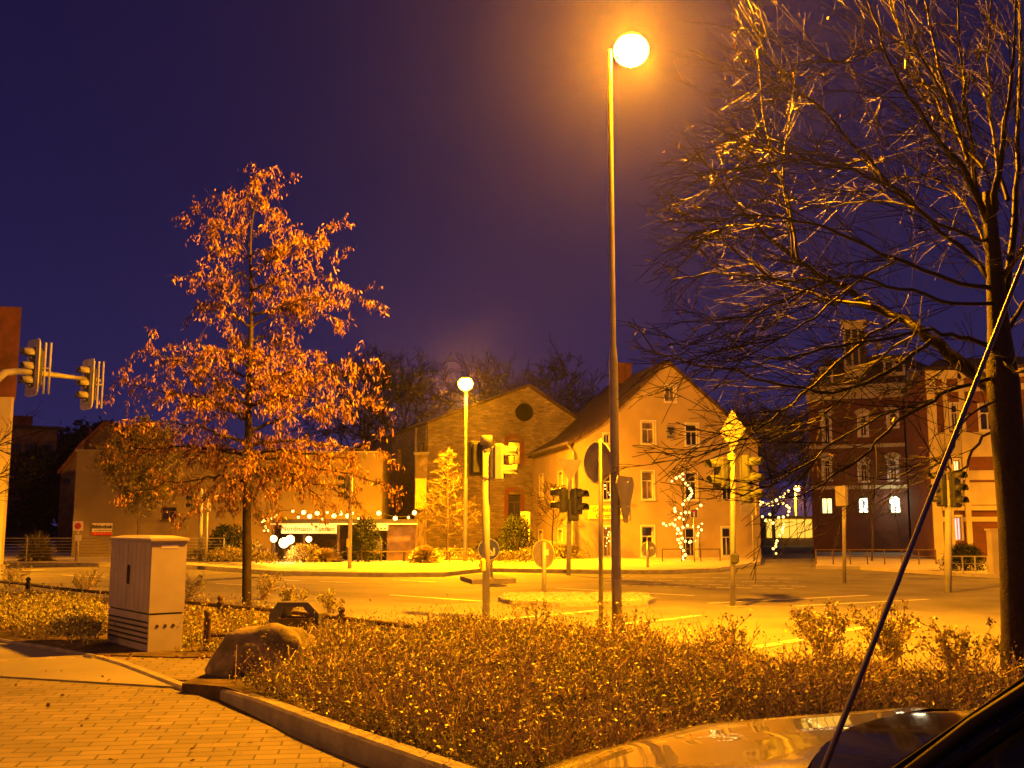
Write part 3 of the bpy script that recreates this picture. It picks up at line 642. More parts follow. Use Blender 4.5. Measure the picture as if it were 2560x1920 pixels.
# ------------------------------------------------------------------ STREET LAMPS
def street_lamp(base, top, head_dir, r0, r1, label, watts, glow, head_scale=1.0, cutoff=0.0):
    base = V(base); top = V(top); t = thing("street_lamp", base, label, "street lamp", "street lamps")
    b = MB(); h = top.z
    b.lathe([(r0 * 1.05, 0), (r0 * 1.05, .9), (r0, .95), (r0 * .9, h * .45), (r1 * 1.1, h * .48), (r1, h - .1), (r1 * .9, h)], base, 20)
    p = b.build("pole", mt['lampmetal'], t, True)
    b = MB(); b.box(base + V((0, -r0 * 1.04, .62)), (r0 * 1.0, .02, .34)); b.build("access_door", mt['metal'], p)
    hd = V(head_dir).normalized(); e_ = top + hd * .12
    b = MB(); b.path([top + V((0, 0, -.1)), top + V((0, 0, .02)) + hd * .08, top + V((0, 0, .06)) + hd * .3], r1 * .8, 10); b.build("arm", mt['lampmetal'], t, True)
    R = Matrix.Rotation(math.atan2(hd.y, hd.x), 3, 'Z'); c = top + hd * .26 * head_scale + V((0, 0, .05)); s = head_scale
    b = MB(); b.lathe([(.20 * s, .20 * s), (.19 * s, .25 * s), (.10 * s, .30 * s), (.01, .31 * s)], c, 20); b.box(c - hd * .2 * s + Z * .1, (.14, .07, .07), math.atan2(hd.y, hd.x), bev=.02); b.build("lamp_housing", mt['lampmetal'], t, True)
    b = MB(); b.lathe([(.30 * s * math.sin(math.pi * k / 12) + .001, -.27 * s * math.cos(math.pi * k / 12)) for k in range(12)], c, 24); b.build("lamp_glass", mt[glow], t, True)
    if cutoff:
        L = bpy.data.lights.new("sodium_light", 'SPOT'); L.energy = watts; L.color = SOD; L.shadow_soft_size = .12
        L.spot_size = math.radians(cutoff); L.spot_blend = 1.0
        lo = bpy.data.objects.new("sodium_light", L); COL.objects.link(lo); lo.parent = t; lo.location = c - base + V((0, 0, -.27 * s - .16))
    return t
LW = 29000
b1 = G(1543, 1594, .03); t1 = at(1543, 130, b1.y)
street_lamp(b1, t1, (1, .25, 0), .068, .036, "tallest street lamp glowing over the path, with triangular sign back on its pole", LW, 'lampmain', .85)
b2_ = G(1163, 1405, .1); t2 = at(1163, 965, b2_.y)
street_lamp(b2_, t2, (.1, -1, 0), .085, .042, "glowing street lamp on the far pavement before the stone mill", LW * 2.0, 'lampfar', 1.0, 176)
b3 = at(1991, 1340, 110); b3.z = 0; t3 = at(1991, 1222, 110)
street_lamp(b3, t3, (0, -1, 0), .11, .08, "small distant street lamp above the yellow lit shop", LW * 5, 'farglow', 1.2, 176)
# lamps of the same row standing just beyond the frame on either side
street_lamp((-27, 33, 0), (-27, 33, 8.2), (0, -1, 0), .09, .05, "street lamp beyond the left edge beside the far road", LW * 4.2, 'lampglow', 1, 156)
street_lamp((26, 34, 0), (26, 34, 8.2), (0, -1, 0), .09, .05, "street lamp beyond the right edge beside the banded building", LW * 2.0, 'lampglow', 1, 172)
street_lamp((-11.5, 3.5, 0), (-11.5, 3.5, 7.5), (1, 0, 0), .09, .05, "street lamp beyond the left edge beside the brick plaza", LW * .12, 'lampglow', 1, 178)
# ------------------------------------------------------------------ SIGNALS
def sig_head(par, c, ang, n=3, mat='sigbox', s=1.0, board=False, visor='sigbox', name="signal_head"):
    """c centre; ang = direction the lenses face"""
    f = V((math.cos(ang), math.sin(ang), 0)); R = Matrix.Rotation(ang, 3, 'Z'); c = V(c); h = .31 * n * s
    b = MB(); b.box(c, (.16 * s, .30 * s, h), M=R, bev=.03)
    b.box(c + f * -.10 * s, (.06 * s, .2 * s, h * .86), M=R, bev=.02); hd = b.build(name, mt[mat], par)
    if board:
        b = MB(); pts = []
        W_, H_ = .30 * s, h * .68; cr = .12
        for (sx, sy) in ((1, 1), (-1, 1), (-1, -1), (1, -1)):
            for k in range(4):
                a_ = [0, math.pi / 2, math.pi, 3 * math.pi / 2][((1, 1), (-1, 1), (-1, -1), (1, -1)).index((sx, sy))] + k * math.pi / 6
                pts.append(R @ V((.04, (W_ - cr) * sx + cr * math.cos(a_), (H_ - cr) * sy + cr * math.sin(a_))) + c)
        b.prism(pts, f * .03); b.build("backboard", mt['white'], hd)
    for k in range(n):
        z_ = h / 2 - .155 * s - .31 * s * k; p = c + V((0, 0, z_))
        b = MB(); vs = []; fs = []; m = 11
        for L_, rr_ in ((.07, .125), (.30, .115)):
            for j in range(m):
                a_ = -.35 + (math.pi + .7) * j / (m - 1); dr = 1 if L_ < .1 else 1; vs.append(p + R @ V((L_ * s, rr_ * s * math.cos(a_), rr_ * s * math.sin(a_))))
        vs += [p + R @ V(((.30 if 1 < j < m - 2 else .18) * s * .99, (.105) * s * math.cos(-.35 + (math.pi + .7) * j / (m - 1)), .105 * s * math.sin(-.35 + (math.pi + .7) * j / (m - 1)))) for j in range(m)]
        for j in range(m - 1): fs += [(j, j + 1, m + j + 1, m + j), (m + j, m + j + 1, 2 * m + j + 1, 2 * m + j)]
        b.add(vs, fs); b.build("visor", mt[visor], hd, True)
        b = MB(); b.lathe([(.105 * s, .0), (.1 * s, .012), (.02, .02)], p + f * .082 * s, 14, R @ Matrix.Rotation(math.pi / 2, 3, 'Y')); b.build("lens", mt['lens'], hd, True)
    return hd
def pole_part(par, base, top, r, mat, name="pole", cap=True):
    b = MB(); b.tube(base, top, r, r * .97, 16)
    if cap: b.ball(top, r * .98, 12, 5, .5)
    return b.build(name, mt[mat], par, True)
# near signal on the left of the tall lamp
q = G(1215, 1552, .03); s1 = thing("traffic_light", q, "near pale traffic light with drum cap and side facing two-lens head", "traffic light", "traffic lights around the crossing")
tp = at(1216, 1112, q.y); pole_part(s1, q, tp, .062, 'sigpole')
b = MB(); b.lathe([(.1, 0), (.1, .13), (.095, .15), (.02, .155)], tp, 18); b.build("drum_cap", mt['sigpole'], s1, True)
sig_head(s1, at(1249, 1156, q.y - .05), math.radians(-8), 2, 'sigpole', .98, visor='sigpole')
sig_head(s1, at(1193, 1146, q.y + .16), math.radians(100), 2, 'sigdark', .95, visor='sigdark')
b = MB(); 
for y_ in (1126, 1196): p = at(1215, y_, q.y); b.box(p + V((.07, 0, 0)), (.26, .05, .03)); b.lathe([(.07, -.02), (.07, .02)], p, 14)
b.build("brackets", mt['metal'], s1)
p = at(1207, 1413, q.y); b = MB(); b.box(p + V((.01, 0, 0)), (.10, .16, .22), bev=.03); pb = b.build("push_button_box", mt['yellowsign'], s1)
b = MB(); b.lathe([(.035, 0), (.03, .02)], p + V((-.045, 0, 0)), 12, Matrix.Rotation(-math.pi / 2, 3, 'Y')); b.build("button", mt['redpaint'], pb)
# signal right of the tall lamp with priority-road sign
q = G(1832, 1517, .03); s2 = thing("traffic_light", q, "yellowish traffic light pole topped by a diamond sign before the house", "traffic light", "traffic lights around the crossing")
tp = at(1832, 1036, q.y); pole_part(s2, q, tp, .055, 'sigpole')
b = MB(); b.lathe([(.2, 0), (.2, .012), (.02, .02)], q, 20); b.build("foot_plate", mt['kerb'], s2)
sig_head(s2, at(1868, 1198, q.y + .05), math.radians(-28), 3, 'siggreen', 1.0, visor='siggreen')
sig_head(s2, at(1803, 1183, q.y - .05), math.radians(205), 2, 'siggreen', 1.0, visor='siggreen')
c = at(1832, 1077, q.y - .08); d_ = V((math.cos(math.radians(-20)), math.sin(math.radians(-20)), 0)); uu = V((.3, -.62, 0)).normalized()
b = MB(); rr_ = .40; b.prism([c + uu * rr_, c + Z * rr_, c - uu * rr_, c - Z * rr_], uu.cross(Z) * .012); b.build("diamond_sign", mt['sigpole'], s2)
p = at(1828, 1142, q.y); b = MB(); b.lathe([(.07, -.06), (.07, .06)], p, 14); b.build("yellow_clamp", mt['yellowsign'], s2)
p = at(1835, 1396, q.y); b = MB(); b.box(p + V((0, -.07, 0)), (.15, .1, .2), bev=.03); b.build("push_button_box", mt['sigdark'], s2)
# far signal with yield sign back
q = G(1421, 1438, 0); s3 = thing("traffic_light", q, "dark headed traffic light topped by an inverted triangle sign", "traffic light", "traffic lights around the crossing")
tp = at(1425, 1152, q.y); pole_part(s3, q, tp, .075, 'sigpole')
sig_head(s3, at(1441, 1254, q.y - .2), math.radians(-40), 2, 'sigdark', 1.35, visor='sigdark'); sig_head(s3, at(1407, 1250, q.y), math.radians(185), 2, 'sigdark', 1.3, visor='sigdark')
b = MB(); b.box(at(1433, 1275, q.y - .15), (.35, .3, .7), bev=.04); b.build("lower_box", mt['sigdark'], s3)
def tri_sign(par, c, r, U, down=True, t=.02, name="triangle_sign", mf='signback', rim='white'):
    s_ = -1 if down else 1; N_ = U.cross(Z)
    pts = [c + U * r * math.cos(a) + Z * s_ * r * math.sin(a) for a in (math.pi / 2, math.pi / 2 + 2 * math.pi / 3, math.pi / 2 + 4 * math.pi / 3)]
    b = MB(); b.prism(pts, N_ * t); o = b.build(name, mt[mf], par)
    b = MB(); b.path(pts + [pts[0]], t * .9, 5); b.build("rim", mt[rim], o); return o
tri_sign(s3, at(1425, 1168, q.y - .1), .47, V((1, 0, 0)))
# far right signal and neighbour pole
q = G(2370, 1482, 0); s4 = thing("traffic_light", q, "pale pole traffic light with dark heads before the banded building", "traffic light", "traffic lights around the crossing")
pole_part(s4, q, at(2372, 1203, q.y), .085, 'sigpole'); sig_head(s4, at(2388, 1222, q.y - .1), math.radians(-60), 3, 'sigdark', .95, visor='sigdark'); sig_head(s4, at(2352, 1222, q.y), math.radians(190), 3, 'sigdark', .9, visor='sigdark')
q = G(2111, 1458, 0); s5 = thing("sign_post", q, "slim grey post with edge-on sign left of the car aerial", "sign post")
pole_part(s5, q, at(2110, 1215, q.y), .05, 'signback'); b = MB(); b.box(at(2104, 1240, q.y), (.08, .5, .55), math.radians(15)); b.build("sign_plate", mt['signback'], s5)
# left far signal near library + slim sign post
q = G(500, 1404, .1); s6 = thing("traffic_light", q, "distant traffic light with three dark lenses before the library wall", "traffic light", "traffic lights around the crossing")
pole_part(s6, q, at(503, 1222, q.y), .085, 'sigpole'); sig_head(s6, at(484, 1247, q.y), math.radians(200), 3, 'sigdark', 1.0, visor='sigdark')
q = G(515, 1408, .1); s7 = thing("sign_post", q, "slim post with round edge-on sign beside the distant traffic light", "sign post")
pole_part(s7, q, at(519, 1240, q.y), .045, 'metal'); b = MB(); b.lathe([(.01, 0), (.34, 0), (.34, .015), (.01, .02)], at(521, 1258, q.y), 20, Matrix.Rotation(math.radians(80), 3, 'Y')); b.build("round_sign", mt['signback'], s7, True)
# sign post behind tree: pole at 877
q = G(874, 1421, .12); s8 = thing("traffic_light", q, "slim traffic light pole with yellow button box before the market stall", "traffic light", "traffic lights around the crossing")
pole_part(s8, q, at(877, 1190, q.y), .07, 'sigpole'); sig_head(s8, at(866, 1218, q.y), math.radians(190), 3, 'sigdark', .95, visor='sigdark')
b = MB(); b.box(at(871, 1357, q.y), (.13, .15, .32), bev=.04); b.build("push_button_box", mt['yellowsign'], s8)
# overhead mast arm, left
q = V((-12.2, 22.0, 0)); s9 = thing("mast_arm_signal", q, "overhead mast arm with two backboarded signal heads at the left", "traffic light", "traffic lights around the crossing")
p0 = at(-38, 1000, 22.0); P = [V((p0.x, 22, 0)), V((p0.x, 22, p0.z - .3)), p0 + V((0, 0, .0)), at(-12, 952, 22.2), at(12, 932, 22.4), at(45, 928, 22.9), at(110, 934, 24.0), at(180, 943, 25.4), at(248, 951, 27)]
b = MB(); b.path(P, [.11, .1, .09, .085, .08, .075, .065, .055, .05], 14); b.build("mast", mt['sigpole'], s9, True)
for (px, py, Y, sc) in ((88, 920, 23.5, 1.04), (224, 961, 26.2, 1.02)):
    c = at(px, py, Y); hd = sig_head(s9, c, math.radians(229), 3, 'sigdark', sc, board=True, visor='sigpole')
    b = MB()
    bk = V((math.cos(math.radians(15)), math.sin(math.radians(15)), 0))
    for dx in (.20, .31): b.tube(c + bk * dx + Z * -.60, c + bk * dx + Z * .60, .024)
    b.tube(c, c + bk * .32, .02); b.build("mounting_bracket", mt['sigpole'], hd)
# ------------------------------------------------------------------ SIGNS
def disc_sign(par, c, r, face, name="round_sign", mat='signback', rim='metal', t=.012):
    R = Matrix.Rotation(math.atan2(face.y, face.x), 3, 'Z') @ Matrix.Rotation(math.pi / 2, 3, 'Y')
    b = MB(); b.lathe([(.005, 0), (r, 0), (r, t), (.005, t)], c, 32, R); o = b.build(name, mt[mat], par)
    b = MB(); b.path([c + R @ V((r * math.cos(k * math.pi / 16), r * math.sin(k * math.pi / 16), t / 2)) for k in range(33)], .012, 5); b.build("rim", mt[rim], o, True)
    return o
q = G(1502, 1578, .03); g1 = thing("round_road_sign", q, "large round sign seen from behind on thin pole left of the tall lamp", "road sign", "road signs")
pole_part(g1, q, at(1502, 1099, q.y), .034, 'lampmetal'); disc_sign(g1, at(1494, 1156, q.y + .05), .31, V((1.2, .9, 0)).normalized())
b = MB(); b.box(at(1500, 1106, q.y + .02), (.12, .04, .02)); b.box(at(1500, 1206, q.y + .02), (.12, .04, .02)); b.build("clamps", mt['metal'], g1)
q = G(1360, 1484, .12); g2 = thing("round_road_sign", q, "round sign back with pale sticker on the cobbled traffic island", "road sign", "road signs")
pole_part(g2, q, at(1361, 1356, q.y), .045, 'sigpole'); d_ = disc_sign(g2, at(1358, 1385, q.y + .06), .30, V((.85, 1, 0)).normalized(), rim='yellowsign')
b = MB(); b.box(at(1371, 1381, q.y - .03), (.13, .012, .13)); b.build("sticker", mt['white'], d_)
q = G(1619, 1427, 0); g3 = thing("round_road_sign", q, "small round sign back with sticker in front of the house windows", "road sign", "road signs")
pole_part(g3, q, at(1620, 1354, q.y), .045, 'metal'); d_ = disc_sign(g3, at(1622, 1373, q.y + .06), .27, V((.5, 1, 0)).normalized()); b = MB(); b.box(at(1629, 1370, q.y - .03), (.13, .012, .1)); b.build("sticker", mt['white'], d_)
# blue keep-right sign
q = G(1229, 1443, .12); g4 = thing("keep_right_sign", q, "round blue sign with white down-right arrow on the central reservation", "road sign", "road signs")
pole_part(g4, q, at(1228, 1356, q.y), .04, 'metal'); cc = at(1222, 1374, q.y - .06)
d_ = disc_sign(g4, cc, .30, V((.12, -1, 0)).normalized(), mat='bluepaint', rim='white')
b = MB(); a_ = cc + V((-.13, -.03, .13)); e_ = cc + V((.15, -.03, -.15)); n_ = V((.707, 0, .707))
b.prism([a_ - n_ * .03, e_ - n_ * .03, e_ + n_ * .03, a_ + n_ * .03], (0, -.008, 0))
for dx, dz in ((0, .2), (-.2, 0)):
    p = e_ + V((dx, 0, dz)); m_ = V((dz, 0, dx)).normalized() * .028 if dz else V((0, 0, .028)); m_ = V((.028, 0, 0)) if dz else V((0, 0, .028))
    b.prism([e_ - m_ + V((.0, -.012, 0)), e_ + m_ + V((0, -.012, 0)), p + m_ + V((0, -.012, 0)), p - m_ + V((0, -.012, 0))], (0, -.008, 0))
b.build("arrow", mt['white'], d_)
# twin posts with bus-stop-like sign
q = G(1309, 1397, .12); g5 = thing("twin_post_sign", q, "pale rounded sign on two thin posts beside the dark conifer", "road sign", "road signs")
b = MB()
for px in (1311, 1323): p = at(px, 1396, q.y); b.tube((p.x, q.y, .12), (p.x, q.y, at(px, 1280, q.y).z), .045)
b.build("posts", mt['sigpole'], g5, True); a = at(1302, 1310, q.y - .06); c = at(1320, 1279, q.y - .06); wd_ = c.x - a.x
b = MB(); b.box(((a.x + c.x) / 2, q.y - .06, c.z - .09), (wd_, .03, .18)); b.prism([V((a.x, q.y - .06, c.z - .19)), V((c.x, q.y - .06, c.z - .19)), V((c.x, q.y - .06, c.z - .38)), V((c.x - .08, q.y - .06, a.z + .02)), V(((a.x + c.x) / 2, q.y - .06, a.z - .04)), V((a.x + .06, q.y - .06, a.z + .04)), V((a.x, q.y - .06, c.z - .38))], (0, .02, 0)); b.build("sign_plate", mt['sigpole'], g5)
b = MB(); p = at(1304, 1396, q.y - 1); b.tube((p.x, q.y - 1, .12), (p.x, q.y - 1, at(1305, 1362, q.y - 1).z), .04); tag(b.build("marker_post", mt['white']), "short white marker post left of the twin post sign", "post")
# sign back on the tall lamp
q = b1; c = at(1562, 1236, q.y + .02); U_ = V((.42, .9, 0)).normalized(); b = MB(); rr_ = .40
pts = []
for k in range(3):
    a_ = math.radians(90 + 120 * k) ; v0_ = V((math.cos(a_), math.sin(a_) * -1))
    for j in (-1, 0, 1):
        aa = a_ + j * math.radians(9); pts.append(c + U_ * rr_ * math.cos(aa) + Z * -rr_ * math.sin(aa) * (1 if True else 1))
b.prism(pts, U_.cross(Z) * .015); g6 = thing("triangular_road_sign", (q.x, q.y, c.z - .4), "triangular sign back clamped to the tall lamp pole", "road sign", "road signs")
b.build("sign_plate", mt['signback'], g6); b = MB()
for y_ in (1206, 1267): p = at(1543, y_, q.y); b.lathe([(.075, -.018), (.075, .018)], p, 20); b.tube(p, p + V((.16, .1, 0)), .02)
b.build("clamps", mt['metal'], g6)
# dead-end sign
q = G(1736, 1405, .12); g7 = thing("dead_end_sign", q, "square blue dead end sign with white T before the house", "road sign", "road signs")
pole_part(g7, q, at(1735, 1272, q.y), .035, 'metal'); c = at(1735, 1284, q.y - .06)
b = MB(); b.box(c, (.29, .012, .37)); s_ = b.build("sign_plate", mt['white'], g7); b = MB(); b.box(c + V((0, -.009, 0)), (.25, .008, .33)); b.build("blue_field", mt['bluepaint'], s_)
b = MB(); b.box(c + V((0, -.017, -.05)), (.055, .008, .2)); b.build("white_bar", mt['white'], s_); b = MB(); b.box(c + V((0, -.017, .08)), (.16, .008, .055)); b.build("red_bar", mt['redpaint'], s_)
# no-parking and small plate
q = G(194, 1405, .12); g8 = thing("no_parking_sign", q, "square no stopping sign on post before the library corner", "road sign", "road signs")
pole_part(g8, q, at(195, 1303, q.y), .03, 'metal'); c = at(195, 1315, q.y - .05); sq = (at(208, 1315, q.y).x - at(183, 1315, q.y).x)
b = MB(); b.box(c, (sq, .012, sq * .95)); s_ = b.build("sign_plate", mt['white'], g8)
R90 = Matrix.Rotation(math.pi / 2, 3, 'X'); b = MB(); b.lathe([(.002, 0), (sq * .33, 0), (sq * .33, .008), (.002, .008)], c + V((0, -.008, .0)), 24, R90); ring = b.build("red_ring", mt['redpaint'], s_)
b = MB(); b.lathe([(.002, 0), (sq * .22, 0), (sq * .22, .008), (.002, .008)], c + V((0, -.018, 0)), 24, R90); b.build("blue_disc", mt['bluepaint'], s_)
b = MB(); b.box(c + V((0, -.03, 0)), (sq * .5, .006, .045), M=Matrix.Rotation(math.radians(45), 3, 'Y')); b.box(c + V((0, -.037, 0)), (sq * .5, .004, .045), M=Matrix.Rotation(math.radians(-45), 3, 'Y')); b.build("red_cross", mt['redpaint'], s_)
b = MB(); b.box(at(195, 1345, q.y - .04), (.26, .012, .24)); b.build("lower_plate", mt['white'], g8)
# direction box by the house's right corner
q = at(1885, 1400, 44); q.z = .12; g9 = thing("direction_sign", q, "pale rectangular sign plate on a post at the house's right corner", "road sign", "road signs")
pole_part(g9, q, at(1849, 1222, 44) * 1.0 if False else V((q.x - .55, q.y, at(1849, 1222, 44).z)) * 1.0 if False else V((q.x, q.y, at(1884, 1212, 44).z)), .04, 'metal')
b = MB(); a = at(1852, 1288, 43.9); c = at(1886, 1216, 43.9); b.box(((a.x + c.x) / 2, 43.9, (a.z + c.z) / 2), (c.x - a.x, .04, c.z - a.z)); b.build("sign_plate", mt['signback'], g9)
b = MB(); b.box((c.x + .02, 43.86, (a.z + c.z) / 2), (.05, .05, c.z - a.z)); b.build("edge_strip", mt['yellowsign'], g9)
# ------------------------------------------------------------------ CABINET
P1, P2, P3 = G(268, 1601, .07), G(369, 1628, .07), G(424, 1606, .07)
U1 = (P2 - P1); U1.z = 0; wA = U1.length; U1.normalize(); N1 = U1.cross(Z); wB = .42
cb = thing("utility_cabinet", P2, "grey plastic utility cabinet standing at the edge of the planting", "cabinet")
ctop = at(369, 1342, P2.y).z
def cbox(u0, u1, v0, v1, z0, z1, bb):
    return bb.prism([P1 + U1 * u0 - N1 * v0 + Z * z0, P1 + U1 * u1 - N1 * v0 + Z * z0, P1 + U1 * u1 - N1 * v1 + Z * z0, P1 + U1 * u0 - N1 * v1 + Z * z0], Z * (z1 - z0))
hb_ = (ctop - .07) * .31
b = MB(); cbox(.0, wA, .0, wB, -.05, hb_, b); base_ = b.build("plinth", mt['cabinet'], cb)
b = MB()
for k in range(5): z_ = .07 + k * .062; cbox(.03, wA - .03, -.006, -.0005, z_, z_ + .022, b)
b.build("ventilation_slots", mt['vent'], base_)
b = MB()
for k in range(3): c_ = P1 + U1 * wA - N1 * (.10 + k * .1) + Z * (hb_ * .68); b.lathe([(.022, 0), (.018, .006)], c_, 10, Matrix.Rotation(math.atan2(U1.y, U1.x), 3, 'Z') @ Matrix.Rotation(math.pi / 2, 3, 'Y'))
b.build("cable_plugs", mt['vent'], base_)
b = MB(); cbox(.012, wA - .012, .012, wB - .012, hb_, hb_ + .022, b); b.build("recess_gap", mt['vent'], cb)
hz = ctop - .07 - .05
b = MB(); cbox(-.006, wA + .006, -.006, wB + .006, hb_ + .022, hz, b); body_ = b.build("cabinet_body", mt['cabinet'], cb)
b = MB(); cbox(.02, wA * .46, -.014, -.007, hb_ + .04, hz - .02, b); cbox(wA * .47, wA - .02, -.014, -.007, hb_ + .04, hz - .02, b)
for k in range(9): u_ = .03 + k * (wA - .06) / 9; cbox(u_, u_ + .008, -.018, -.015, hb_ + .05, hz - .03, b)
dr = b.build("door", mt['cabinet'], body_)
b = MB(); p = P1 + U1 * (wA * .51) + N1 * .028 + Z * (hb_ + (hz - hb_) * .52); b.box(p, (.045, .03, .24), math.atan2(U1.y, U1.x), bev=.012); b.build("handle", mt['vent'], cb)
b = MB(); a_ = [P1 - U1 * .03 + N1 * .03, P1 + U1 * (wA + .03) + N1 * .03, P1 + U1 * (wA + .03) - N1 * (wB + .03), P1 - U1 * .03 - N1 * (wB + .03)]
ctr = (a_[0] + a_[1] + a_[2] + a_[3]) / 4; vs = [p + Z * hz for p in a_] + [p + Z * (hz + .03) for p in a_] + [ctr + (p - ctr) * .62 + Z * (hz + .062) for p in a_]
b.add(vs, [(3, 2, 1, 0)] + [(i, (i + 1) % 4, (i + 1) % 4 + 4, i + 4) for i in range(4)] + [(i + 4, (i + 1) % 4 + 4, (i + 1) % 4 + 8, i + 8) for i in range(4)] + [(8, 9, 10, 11)]); b.build("lid", mt['cabinet'], cb)
# faded stickers on side
b = MB(); c_ = P1 + U1 * (wA + .0075) - N1 * .2 + Z * (hz - .09); b.prism([c_ - N1 * -.09, c_ - N1 * .12, c_ - N1 * .12 + Z * .045, c_ - N1 * -.09 + Z * .045], U1 * .002); b.build("faded_sticker", mt['white'], body_)
# ------------------------------------------------------------------ KNEE RAIL, BOLLARD, BIN, BOULDER
rA = V((-15, 26.9, 0)); rB = V((-1.2, 12.85, 0)); rdv = (rB - rA).normalized(); rl_ = (rB - rA).length
kr = thing("knee_rail", rA, "low dark rail fence on ball-topped posts crossing behind the planting", "fence")
b = MB(); zr = .36; b.path([rA + rdv * (rl_ * k / 12) + Z * (zr + .01 * math.sin(k * 2)) for k in range(13)], .03, 8); b.build("rail", mt['wood'], kr, True)
for px in (-60, 90, 330, 568, 865):
    best = min(range(200), key=lambda k: abs((rA + rdv * rl_ * k / 200).x / (rA + rdv * rl_ * k / 200).y - (px - 1280) / F)); p = rA + rdv * rl_ * best / 200
    b = MB(); b.lathe([(.045, 0), (.045, zr + .03), (.06, zr + .035), (.03, zr + .06), (.045, zr + .09), (.05, zr + .115), (.035, zr + .145), (.005, zr + .16)], p, 12); b.build("post", mt['wood'], kr, True)
q = G(516, 1627, .06); o = MB().lathe([(.05, 0), (.045, .05), (.042, .36), (.055, .38), (.03, .40), (.045, .43), (.048, .45), (.03, .48), (.005, .49)], q, 14).build("bollard", mt['wood'], None, True, q); tag(o, "short dark ball-topped bollard between cabinet and boulder", "bollard")
q = G(560, 1622, .06); kr2 = thing("low_rail", q, "short low dark rail beside the bollard in front of the boulder", "rail"); b = MB(); a_ = at(524, 1588, q.y); c_ = at(625, 1584, q.y + .4); b.tube(a_, c_, .028); b.build("rail", mt['wood'], kr2, True); b = MB(); b.tube((c_.x - .05, c_.y, 0.03), (c_.x - .05, c_.y, c_.z), .03); b.build("post", mt['wood'], kr2)
# litter bin with arched hood
q = G(733, 1602, .06); q = V((q.x, q.y, .06)); lbn = thing("litter_bin", q, "dark litter bin with angular arched hood behind the boulder", "litter bin", rz=0)
k_ = q.y / F
def bp(x, y, dy=0): 
    p = at(x, y, q.y + dy); return p
arch = [(672, 1578), (672, 1537), (695, 1506), (770, 1506), (797, 1535), (797, 1585)]; inn = [(703, 1578), (703, 1537), (712, 1517), (757, 1517), (774, 1538), (774, 1585)]
b = MB(); n_ = len(arch)
vs = [bp(*p) for p in arch] + [bp(*p) for p in inn]; off = V((.06, .34, 0)); vs += [p + off for p in vs]
fs = []
for i in range(n_ - 1):
    fs += [(i, i + 1, n_ + i + 1, n_ + i), (2 * n_ + i, 3 * n_ + i, 3 * n_ + i + 1, 2 * n_ + i + 1), (i, 2 * n_ + i, 2 * n_ + i + 1, i + 1), (n_ + i, n_ + i + 1, 3 * n_ + i + 1, 3 * n_ + i)]
fs += [(0, n_, 3 * n_, 2 * n_), (n_ - 1, 3 * n_ - 1, 4 * n_ - 1, 2 * n_ - 1)]
b.add(vs, fs); b.build("hood", mt['binpaint'], lbn)
b = MB(); a_ = bp(700, 1546); c_ = bp(780, 1546); z0_ = .06
ring = []
for (zz, sh_) in ((z0_, .05), (a_.z, 0.0), (a_.z + .012, -.012)):
    ring.append([V((a_.x + sh_, q.y - .10 + sh_, zz)), V((c_.x - sh_, q.y - .14 + sh_, zz)), V((c_.x - sh_ + .03, q.y + .2, zz)), V((a_.x + sh_ + .03, q.y + .24, zz))])
vs = ring[0] + ring[1] + ring[2]; inner = [p + (V(((a_.x + c_.x) / 2, q.y + .05, p.z)) - p) * .1 for p in ring[2]]; inner2 = [p - Z * .18 for p in inner]; vs += inner + inner2
fs = [(3, 2, 1, 0)]
for k in range(4):
    for i in range(4): fs.append((k * 4 + i, k * 4 + (i + 1) % 4, k * 4 + 4 + (i + 1) % 4, k * 4 + 4 + i))
fs.append((16, 17, 18, 19)); b.add(vs, fs); b.build("container", mt['wood'], lbn)
# boulder
q = G(640, 1690, .1); c0 = V((q.x - .02, q.y + .28, .18)); b = MB(); n_, m_ = 40, 22; vs = []; fs = []
for j in range(m_ + 1):
    ph = math.pi * j / m_
    for k in range(n_):
        th = 2 * math.pi * k / n_; d_ = V((math.sin(ph) * math.cos(th), math.sin(ph) * math.sin(th), -math.cos(ph)))
        d_ = V((math.copysign(abs(d_.x) ** .85, d_.x), math.copysign(abs(d_.y) ** .85, d_.y), math.copysign(abs(d_.z) ** .8, d_.z)))
        rr_ = 1 + .22 * noise.noise(d_ * 1.6 + V((3, 1, 7))) + .13 * noise.noise(d_ * 3.2) + .035 * noise.noise(d_ * 9) + .015 * noise.noise(d_ * 22)
        p = V((d_.x * .50, d_.y * .38, d_.z * .34)) * rr_; p.z -= .22 * max(0, -p.x - .12); p.x += .10 * p.z; vs.append(c0 + p + V((0, 0, .04)))
for j in range(m_):
    for k in range(n_): a_ = j * n_ + k; d2 = j * n_ + (k + 1) % n_; fs.append((a_, d2, d2 + n_, a_ + n_))
o = b.add(vs, fs).build("boulder", mt['boulder'], None, True, (c0.x, c0.y, .05)); tag(o, "rounded granite boulder at the corner of the large planting bed", "boulder")
